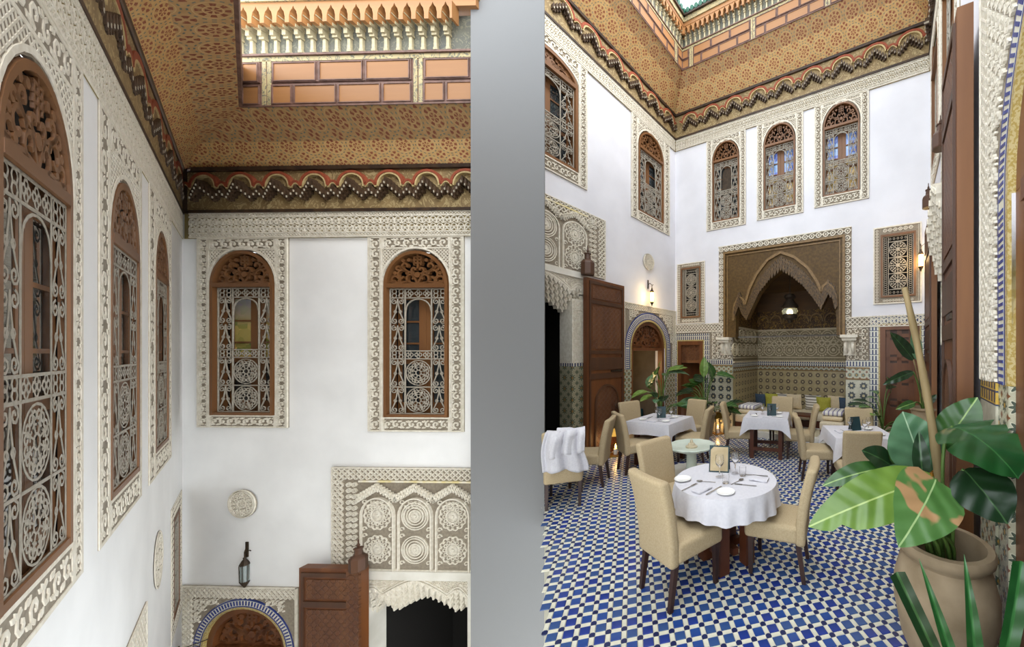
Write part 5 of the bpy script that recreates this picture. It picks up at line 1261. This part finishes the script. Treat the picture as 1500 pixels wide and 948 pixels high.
# --- pair of chairs with towels by the gate
G = 'chairs by the stucco gateway'
chair(-2.02, 5.12, -.95, -.1, 'cream chair by the stucco gateway, its back toward the fountain', G)
E1 = chair(-2.10, 4.52, -.35, .94, 'cream chair by the stucco gateway with white towels over its back', G)
def towel(label, base, rz_, w_, fl, bl, sd, skew=0):
    rnd = random.Random(sd); ph = [rnd.uniform(0, 6) for _ in range(6)]
    def fn(u_, v_):
        x_ = (u_-.5)*w_*(1+.15*sin(v_*5+ph[0])); s_ = (v_*(fl+bl))-bl                # along the drape, 0 at the top edge of the chair back
        yo = .075+.02*sin(u_*17+ph[1])+.012*sin(u_*31+ph[2]); f = min(1, abs(s_)/.12)
        z_ = .985-max(0, abs(s_)-.06)+.015*sin(u_*9+ph[3])*f+skew*(u_-.5)*(1 if s_ > 0 else -1)*.3
        k = max(0, z_-.42); yb = -.22-.20*k*k-.10*k
        y_ = yb+(yo*f)*(1 if s_ > 0 else -1)*1.0
        if s_ < 0: y_ -= .03*sin(u_*14+ph[4])*f+.02*f
        return (x_+.02*sin(s_*9+ph[5]), y_, z_)
    mb = MB(); mb.grid(fn, 34, 30); o = mb.build('towel', M['towel'], None, base, rz_, smooth=0); m = o.modifiers.new('thickness', 'SOLIDIFY'); m.thickness = .012; m.offset = 1
    return tag(o, label, 'towel', None)
rzE = atan2(.35, .94)
towel('white towel draped lowest over the chair by the gateway', (-2.08, 4.52, .0), rzE, .46, .34, .56, 3, .12); towel('white towel bunched on top of the draped chair by the gateway', (-2.02, 4.525, .02), rzE, .34, .42, .36, 8, -.15)
# --- fountain on its octagonal tiled plinth
o = thing('fountain_plinth', 'octagonal marble plinth edged with blue tiles under the stone fountain', 'plinth', (octc.x, octc.y, 0))
for r0, r1, z_, mt, nm in ((.88, .81, .03, 'blue_band', 'tile_edge'), (.81, .71, .032, 'white_tile', 'tile_ring'), (.71, .68, .034, 'blue_band', 'tile_line'), (.68, 0, .06, 'marble', 'slab')):
    mb = MB(); P8 = lambda r, z2: [(r*cos(pi/8+pi/4*i), r*sin(pi/8+pi/4*i), z2) for i in range(8)]
    if r1: mb.add(P8(r0, z_)+P8(r1, z_)+P8(r0, -.005), [(i, (i+1) % 8, (i+1) % 8+8, i+8) for i in range(8)]+[(i+16, (i+1) % 8+16, (i+1) % 8, i) for i in range(8)])
    else: mb.add(P8(r0, z_)+P8(r0, -.005), [tuple(range(8))]+[(i+8, (i+1) % 8+8, (i+1) % 8, i) for i in range(8)])
    mb.build(nm, M[mt], o)
tm = MB(); tm.box(-.04, .04, -.03, .03, 0, .006); tme = tm.mesh('blue_tile', M['blue_band'])
for i in range(8):
    a0, a1 = pi/8+pi/4*i, pi/8+pi/4*(i+1); A_ = Vector((cos(a0), sin(a0)))*.76; B_ = Vector((cos(a1), sin(a1)))*.76
    for k in range(5): p = A_+(B_-A_)*(k+.5)/5; link('blue_tile', tme, o, (p.x, p.y, .032), atan2((B_-A_).y, (B_-A_).x))
o = thing('fountain', 'pale green stone fountain with a scalloped basin', 'fountain', (octc.x, octc.y, .06))
mb = MB(); mb.lathe([(.0, 0), (.17, 0), (.17, .04), (.1, .08), (.08, .16), (.075, .34), (.11, .4), (0, .4)], 16); mb.build('pedestal', M['fountain'], o, smooth=40)
mb = MB(); mb.lathe([(.08, .38), (.2, .4), (.33, .45), (.36, .48), (.35, .49), (.3, .465), (.15, .45), (0, .445)], 48, wob=lambda a, i: 1+.035*abs(sin(a*6))*(1 if i > 1 and i < 6 else 0)); mb.build('basin', M['fountain'], o, smooth=50)
mb = MB(); mb.lathe([(0, .44), (.09, .445), (.09, .47), (.06, .48), (.05, .51), (.025, .52), (.02, .56), (0, .58)], 12); mb.build('spout', M['stucco_warm'], o, smooth=40)
# --- niche benches, cushions, low table
def pillow(label, x_, y_, z_, rz_, w_, h_, t_, mat, tilt=.22, group=None):
    mb = MB(); n = 10
    for s in (-1, 1):
        def fn(u_, v_, s=s):
            a, b = 2*u_-1, 2*v_-1; k = (max(0, 1-a**4)*max(0, 1-b**4))**.5; pin = 1-.06*(1-abs(a))*abs(b)-.06*(1-abs(b))*abs(a)
            return (a*w_/2*pin, s*t_/2*k, (b*h_/2*pin)+h_/2)
        mb.grid(fn, n, n)
        if s > 0: k0 = len(mb.f)//2; mb.f[k0:] = [f[::-1] for f in mb.f[k0:]]
    o = tag(mb.build('cushion', M[mat], None, (x_, y_, z_), rz_, smooth=0), label, 'cushion', group); o.rotation_euler = (-tilt, 0, rz_); return o
NB = Wall(*RB.P(n0, 0, -DN)[:2], RB.d.x, RB.d.y); Wn = n1-n0
o = NB.thing('bench', 'long low cream bench along the back of the niche', 'bench', 0, .12, .0)
mb = MB(); mb.box(.05, Wn-.05, -.72, -.02, 0, .16); mb.build('base', M['table_wood'], o)
for i in range(3): mb = MB(); L_ = (Wn-.12)/3; rbox(mb, (.06+L_*(i+.5), -.37, .25), (L_/2-.005, .35, .09), .04); mb.build('seat_cushion', M['sofa'], o, smooth=0)
zs_ = .12+.34
for k, (f, w_, h_, mt, lab) in enumerate(((.07, .36, .36, 'pillow_blue', 'slate blue cushion at the left end of the niche bench'), (.20, .36, .40, 'pillow_green', 'olive green cushion near the left end of the niche bench'), (.31, .36, .40, 'stripe_h', 'striped cushion leaning behind the left olive cushion'), (.44, .4, .42, 'pillow_cream', 'cream cushion in the middle of the niche bench'), (.62, .42, .40, 'stripe_h', 'pale striped cushion right of the middle of the niche bench'), (.73, .36, .38, 'pillow_green', 'olive green cushion toward the right end of the niche bench'), (.84, .4, .42, 'pillow_cream', 'cream cushion toward the right end of the niche bench'), (.94, .34, .4, 'pillow_blue', 'slate blue cushion at the right end of the niche bench'))):
    p = NB.P(Wn*f, 0, .14+.11*(k % 2)); pillow(lab, p[0], p[1], zs_, NB.rz, w_, h_, .14, mt, -.2)
for u_, lab, n_ in ((.28, 'left', 0), (Wn-.30, 'right', 1)):
    p = NB.P(u_, 0, 1.2); o = thing('bench', 'short cream bench at the %s side of the niche' % lab, 'bench', (p[0], p[1], .12), NB.rz)
    mb = MB(); mb.box(-.24, .24, -.42, .42, 0, .16); mb.build('base', M['table_wood'], o)
    mb = MB(); rbox(mb, (0, 0, .25), (.25, .43, .09), .04); mb.build('seat_cushion', M['sofa'], o, smooth=0)
    for k, (mt, lb) in enumerate((('pillow_cream', 'flat cream cushion lying on the %s short bench'), ('stripe', 'flat striped cushion on top of the %s short bench stack'))):
        mb = MB(); rbox(mb, (0, 0, .055), (.22, .3, .05), .045); tag(mb.build('flat_cushion', M[mt], None, (p[0], p[1], .465+k*.105), NB.rz, smooth=0), lb % lab, 'cushion')
p = NB.P(Wn*.60, 0, 1.05); o = thing('low_table', 'low dark brown table in front of the niche bench', 'table', (p[0], p[1], .12), NB.rz)
mb = MB(); mb.box(-.26, .26, -.2, .2, .34, .38); mb.build('top', M['table_wood'], o)
for a in (-1, 1): mb = MB(); mb.box(a*.22-.03, a*.22+.03, -.18, .18, 0, .34); mb.build('side', M['table_wood'], o)
p = NB.P(Wn*.5, 0, 1.25); mb = MB(); mb.box(-.7, .7, -.35, .35, 0, .008); tag(mb.build('woven_mat', M['mat_woven'], None, (p[0], p[1], .12), NB.rz), 'pale woven mat on the niche step', 'mat')
# --- floor lanterns
def lantern(label, x_, y_, s, rz_=0):
    o = thing('floor_lantern', label, 'lantern', (x_, y_, 0), rz_); a = .09*s
    mb = MB(); mb.box(-a, a, -a, a, 0, .02*s); mb.build('base', M['brass'], o)
    for i in (-1, 1):
        for j in (-1, 1): mb = MB(); mb.box(i*a*.9-.006*s, i*a*.9+.006*s, j*a*.9-.006*s, j*a*.9+.006*s, .02*s, .3*s); mb.build('post', M['dark_metal'], o)
    mb = MB(); b = a*1.15; t_ = a*.35; mb.add([(-b, -b, .3*s), (b, -b, .3*s), (b, b, .3*s), (-b, b, .3*s), (-t_, -t_, .4*s), (t_, -t_, .4*s), (t_, t_, .4*s), (-t_, t_, .4*s)], [(3, 2, 1, 0), (4, 5, 6, 7), (0, 1, 5, 4), (1, 2, 6, 5), (2, 3, 7, 6), (3, 0, 4, 7)]); rf = mb.build('roof', M['brass'], o)
    mb = MB(); mb.tube([(.03*s*cos(q_), 0, .43*s+.03*s*sin(q_)) for q_ in [2*pi*i/10 for i in range(10)]], .006*s, 4, closed=True); mb.build('ring_handle', M['brass'], rf)
    mb = MB(); mb.lathe([(0, .02*s), (.03*s, .02*s), (.03*s, .1*s), (0, .1*s)], 10); cn = mb.build('candle', M['china'], o); mb = MB(); mb.lathe([(0, .1*s), (.014*s, .125*s), (.009*s, .15*s), (0, .175*s)], 8); mb.build('flame', M['flame'], cn)
    l = bpy.data.lights.new('candle_glow', 'POINT'); l.energy = 1.2; l.color = (1, .65, .28); l.shadow_soft_size = .03; link('candle_glow', l, o, (0, 0, .2*s))
    return o
p = RL.P(RL.px(900, 600, .42)[0], 0, .45); lantern('brass-roofed candle lantern on the floor by the open gate leaf', p[0], p[1], 1.3, .3)
p = RB.P(uB(1057), 0, .2); lantern('brass-roofed candle lantern on the floor beside the clay pot and niche', p[0], p[1], 1.3, .5)
lantern('brass-roofed candle lantern on the floor at the foot of the right folded leaf', 2.62, 4.28, 1.15, .2)
# ================================================================== PLANTS
def P3(x_, y_, d): return Vector(((x_-PX)/FPX*d, d, H+(PY-y_)/FPX*d))
def leaf_mesh(L_, W_, droop, fold, shape='oval', tear=0, seed=0, nx=14, ny=8, mat='leaf_big'):
    rnd = random.Random(seed); mb = MB()
    prof = {'oval': lambda t: (sin(pi*min(1, t*.98+.02)**.85))**.72, 'lance': lambda t: sin(pi*t**.8)**.9, 'heart': lambda t: (sin(pi*(.06+.94*t)**.62))**.8, 'blade': lambda t: min(1, .75+t*.5)*(1 if t < .8 else max(.04, (1-t)/.2)**.5), 'cut': lambda t: min(1, .8+t*.3)}[shape]
    cuts = {rnd.randrange(3, nx-1): rnd.choice((-1, 1)) for _ in range(tear)}
    rows = []
    for i in range(nx+1):
        t = i/nx; w_ = W_/2*max(.02, prof(t)); row = []
        ang = droop*t; x_ = L_*(sin(ang)/droop if abs(droop) > .01 else t); z_ = -L_*((1-cos(ang))/droop if abs(droop) > .01 else 0)
        for j in range(ny+1):
            s = 2*j/ny-1; k = 1
            if i in cuts and s*cuts[i] > .2: k = .62
            y_ = s*w_*k; row.append((x_, y_, z_+abs(s)*w_*fold+.012*W_*sin(t*23+s*3)*abs(s)))
        rows.append(row)
    vs_ = [p for r in rows for p in r]; n = ny+1
    mb.add(vs_, [(i*n+j, i*n+j+1, (i+1)*n+j+1, (i+1)*n+j) for i in range(nx) for j in range(ny)][::1])
    mb.f = [f[::-1] for f in mb.f]
    return mb.mesh('leaf', M[mat], 0)
def orient(o, base, d, up):
    d = d.normalized(); up = up-d*up.dot(d); up = up.normalized() if up.length > 1e-4 else d.orthogonal().normalized(); y_ = up.cross(d)
    o.matrix_local = Matrix(((d.x, y_.x, up.x, base.x), (d.y, y_.y, up.y, base.y), (d.z, y_.z, up.z, base.z), (0, 0, 0, 1)))
def leaf_to(plant, base, tip, up, W_, droop=.6, fold=.12, shape='oval', mat='leaf_big', tear=0, seed=0):
    """leaf from base to tip (world points), local to the plant empty"""
    pl = Vector(plant.location); v = tip-base; L_ = v.length*(1+.04*droop*droop); v = v.normalized(); up = Vector(up); up = (up-v*up.dot(v)).normalized()
    d = v*cos(droop/2)+up*sin(droop/2)
    o = link('leaf', leaf_mesh(L_, W_, droop, fold, shape, tear, seed, mat=mat), plant); orient(o, base-pl, d, up); return o
def stalk(plant, pts, r, mat='stalk', name='stalk', n=6):
    pl = Vector(plant.location); mb = MB(); mb.tube([Vector(p)-pl for p in pts], r, n); return mb.build(name, M[mat], plant, smooth=0)
def bez(a, b, c_, n=10): return [a*(1-t)**2+b*2*t*(1-t)+c_*t*t for t in [i/n for i in range(n+1)]]
def pot(name, label, x_, y_, prof, mat='terracotta', soil=.85):
    o = thing(name, label, 'plant pot', (x_, y_, 0)); hh = max(z_ for r, z_ in prof); rr = prof[-1][0]
    mb = MB(); mb.lathe(prof+[(rr*.86, hh), (rr*.84, hh*soil)], 28); mb.build('body', M[mat], o, smooth=45)
    mb = MB(); mb.lathe([(0, hh*soil), (rr*.86, hh*soil)], 20); mb.build('soil', M['soil'], o); return o, hh*soil
def bush(name, label, x_, y_, z0, n, reach, Lf, Wf, hmin, hmax, mats, seed, shape='oval', lim=None):
    rnd = random.Random(seed); o = thing(name, label, 'plant', (x_, y_, z0)); B_ = Vector((x_, y_, z0))
    for i in range(n):
        a = 2*pi*(i*.382+rnd.uniform(-.05, .05)); h_ = hmin+(hmax-hmin)*((i*.618) % 1); r = reach*(1.1-.55*(h_-hmin)/(hmax-hmin+.01))*rnd.uniform(.6, 1)
        p = B_+Vector((cos(a)*r, sin(a)*r, h_))
        if lim and not lim(p.x, p.y): p = B_+Vector((cos(a+pi)*r*.5, sin(a+pi)*r*.5, h_))
        stalk(o, bez(B_, B_+Vector((cos(a)*r*.25, sin(a)*r*.25, h_*.9)), p, 7), .008)
        out = Vector((cos(a), sin(a), rnd.uniform(-.45, .5))); k = rnd.uniform(.75, 1.15); tip = p+out.normalized()*Lf*k
        if lim and not lim(tip.x, tip.y): tip = p+Vector((-out.x*.4, -out.y*.4, .8)).normalized()*Lf*k*.9
        leaf_to(o, p, tip, (-.15*cos(a), -.15*sin(a)-.35, 1), Wf*k, rnd.uniform(.3, 1.0), .15, shape, rnd.choice(mats), 0, i)
    return o
inR = lambda x_, y_: (Vector((x_, y_))-RR.o).dot(RR.n) < -.06 and (Vector((x_, y_))-RL.o).dot(RL.n) < -.08 and (Vector((x_, y_))-RB.o).dot(RB.n) < -.06
# --- planters along the walls
o, z0 = pot('clay_pot', 'clay pot hidden behind the arch-door table', -1.42, 7.75, [(0, 0), (.2, 0), (.27, .25), (.26, .4), (.29, .42), (.29, .46)])
bush('leafy_plant', 'broad-leaved green plant in the court corner behind the arch-door table', -1.42, 7.75, z0, 18, .38, .46, .24, .35, 1.2, ['leaf_big', 'leaf_light', 'leaf_pale'], 5, lim=inR)
q = (-.42, 8.05); o, z0 = pot('clay_pot', 'tapered clay pot left of the niche, next to the candle lantern', *q, [(0, 0), (.15, 0), (.2, .32), (.22, .46), (.24, .47), (.24, .52)])
pl = bush('leafy_plant', 'large plant with drooping divided leaves in the tapered clay pot', q[0], q[1], z0, 19, .5, .42, .28, .2, 1.05, ['leaf_big', 'leaf_dark', 'leaf_big'], 9, 'heart', inR)
b = Vector((q[0]-.06, q[1]-.1, z0)); stalk(pl, bez(b, b+Vector((.02, -.02, .5)), b+Vector((.02, -.05, .95)), 6), .012); leaf_to(pl, b+Vector((.02, -.05, .95)), b+Vector((.03, -.02, 1.42)), (.1, -1, .1), .2, .3, .2, 'oval', 'leaf_light')
o, z0 = pot('clay_pot', 'wide round clay planter in front of the closed panelled door', 2.93, 6.28, [(0, 0), (.2, 0), (.26, .2), (.27, .46), (.3, .48), (.3, .54), (.27, .55)])
bush('leafy_plant', 'glossy plant in the wide round planter by the panelled door', 2.93, 6.28, z0, 14, .42, .34, .16, .1, .85, ['leaf_big', 'leaf_dark', 'leaf_light'], 21, 'oval', inR)
o, z0 = pot('clay_jar', 'tall shouldered clay jar with a bird-of-paradise plant by the folded leaf', 3.0, 5.15, [(0, 0), (.14, 0), (.2, .3), (.24, .7), (.22, .92), (.15, 1.02), (.16, 1.08), (.19, 1.1), (.19, 1.13)], soil=.95)
pl = thing('bird_of_paradise', 'slender plant with paddle leaves on long stalks in the tall clay jar', 'plant', (3.0, 5.15, z0)); B_ = Vector((3.0, 5.15, z0))
for (bx_, by_, tx, ty, w_, mt, dr) in ((1338, 527, 1304, 487, .2, 'leaf_dark', .2), (1345, 528, 1337, 482, .16, 'leaf_pale', .2), (1338, 545, 1293, 564, .13, 'leaf_dark', .7), (1352, 575, 1350, 532, .1, 'leaf_dark', .3), (1340, 590, 1312, 600, .12, 'leaf_big', .8), (1358, 592, 1372, 578, .1, 'leaf_dark', .6)):
    p, t_ = P3(bx_, by_, 5.02), P3(tx, ty, 4.95); stalk(pl, bez(B_, (B_+p)/2+Vector((.03, 0, .1)), p, 7), .011, 'stem' if by_ < 530 else 'stalk'); leaf_to(pl, p, t_, (-.3, -1, .35), w_, dr, .2, 'oval', mt)
o, z0 = pot('red_pot', 'small red clay pot with a fern beside the floor lantern', -1.98, 6.95, [(0, 0), (.12, 0), (.17, .26), (.18, .27), (.18, .31)], 'terracotta_red')
pl = thing('fern', 'dark feathery fern spilling from the small red pot', 'plant', (-1.98, 6.95, z0)); rnd = random.Random(4); B_ = Vector((-1.98, 6.95, z0))
for i in range(22):
    a = 2*pi*i*.382; r = rnd.uniform(.2, .4); t_ = B_+Vector((cos(a)*r*.9, sin(a)*r*.6, rnd.uniform(-.05, .32)))
    if inR(t_.x, t_.y): leaf_to(pl, B_, t_, (0, -.3, 1), .06, 1.3, .2, 'lance', rnd.choice(['leaf_dark', 'leaf_pale', 'leaf_dark']), 0, i)
# --- the big jar in front
jx, jy = 1.42, 2.20
prof = [(0, 0), (.2, 0), (.25, .12), (.29, .32), (.29, .46), (.255, .6), (.235, .64), (.245, .66), (.27, .68), (.275, .72), (.262, .74)]
o, z0 = pot('large_clay_jar', 'large pale clay jar with a thick rim holding the big banana-leaved plant', jx, jy, prof, soil=.72)
pl = thing('banana_plant', 'big plant with broad glossy leaves, one browned, in the large clay jar', 'plant', (jx, jy, z0)); B_ = Vector((jx, jy, z0))
rim = Vector((jx-.02, jy, .74))
def big(bx_, by_, tx, ty, d0, d1, W_, up, mat, dr=.5, fold=.12, shape='oval', tear=0, st=True, via=None):
    p, t_ = P3(bx_, by_, d0), P3(tx, ty, d1)
    if st: m_ = P3(*via) if via else (rim+p)/2+Vector((.0, 0, .12)); stalk(pl, bez(B_+Vector((random.uniform(-.05, .05), random.uniform(-.05, .05), 0)), m_, p, 12), .011)
    return leaf_to(pl, p, t_, up, W_, dr, fold, shape, mat, tear, int(bx_))
big(1371, 703, 1316, 802, 2.02, 1.86, .37, (-.35, -1, .25), 'leaf_brown', .7, .06, 'heart')
big(1366, 700, 1184, 772, 2.1, 2.05, .30, (-.1, -.75, .6), 'leaf_light', .6, .1, 'oval', 2)
big(1354, 694, 1322, 603, 2.42, 2.45, .37, (-.25, -1, .1), 'leaf_pale', .25, .05, 'oval')
big(1352, 705, 1346, 632, 2.15, 2.2, .10, (-.6, -1, 0), 'leaf_dark', .1, .3, 'oval')
big(1396, 625, 1492, 702, 2.2, 1.82, .5, (-.1, -.6, .8), 'leaf_blade', 1.0, .08, 'oval', 3, via=(1368, 640, 2.2))
big(1382, 655, 1432, 582, 2.42, 2.3, .26, (-.3, -.8, .6), 'leaf_big', .5, .12, 'oval', 2)
big(1412, 688, 1476, 768, 2.05, 1.8, .32, (-.3, -1, .5), 'leaf_dark', .5, .06, 'oval', via=(1395, 700, 2.1))
big(1300, 686, 1205, 712, 2.55, 2.5, .17, (0, -.6, .8), 'leaf_big', .6, .15, 'oval'); big(1300, 690, 1240, 752, 2.5, 2.4, .18, (0, -.8, .5), 'leaf_dark', .7, .15)
big(1308, 684, 1262, 660, 2.6, 2.6, .2, (0, -.7, .6), 'leaf_dark', .6, .15); big(1304, 688, 1222, 738, 2.62, 2.62, .16, (.1, -.8, .6), 'leaf_dark', .5, .2); big(1330, 690, 1290, 722, 2.55, 2.4, .2, (0, -.8, .6), 'leaf_pale', .6, .1); big(1325, 682, 1300, 650, 2.6, 2.62, .18, (0, -.8, .6), 'leaf_big', .5, .1)
tr = bez(Vector((jx+.02, jy, z0)), P3(1378, 640, 2.35), P3(1325, 422, 2.62), 14); mb = MB(); mb.tube([p-B_ for p in tr], [.034-.012*i/14+(.004 if i % 3 == 0 else 0) for i in range(15)], 8); mb.build('cane', M['stem'], pl, smooth=0)
for i in range(9):
    a = i*.7; p = rim+Vector((.07*cos(a), .07*sin(a), -.1)); stalk(pl, bez(p, p+Vector((.02*cos(a), 0, .12)), p+Vector((-.10+.03*cos(a*2), .05*sin(a), .22+.06*sin(a*3))), 5), .012)
# --- sword-leaved plant close to the near right wall
o, z0 = pot('clay_pot', 'clay pot with a sword-leaved plant at the near end of the right wall', .92, 1.22, [(0, 0), (.15, 0), (.2, .3), (.22, .55), (.25, .57), (.25, .62)])
pl = thing('sword_plant', 'dark green sword-leaved plant with clipped tips in front of the large clay jar', 'plant', (.92, 1.22, z0)); b0 = Vector((.92, 1.22, z0))
for (tx, ty, d, w_, mt, sh) in ((1313, 838, 1.22, .055, 'leaf_dark', 'cut'), (1346, 818, 1.2, .045, 'leaf_blade', 'lance'), (1412, 812, 1.15, .055, 'leaf_blade', 'lance'), (1496, 822, 1.1, .055, 'leaf_blade', 'cut')):
    t_ = P3(tx, ty, d); leaf_to(pl, b0+(t_-b0)*.05, t_, (-.3, -1, .3), w_, .25, .35, sh, mt)
for i in range(7): a = i*.9; leaf_to(pl, b0, b0+Vector((.12*cos(a), .12*sin(a), .28+.05*sin(i*2.1))), (-cos(a), -sin(a), .4), .05, .5, .3, 'lance', 'leaf_dark')
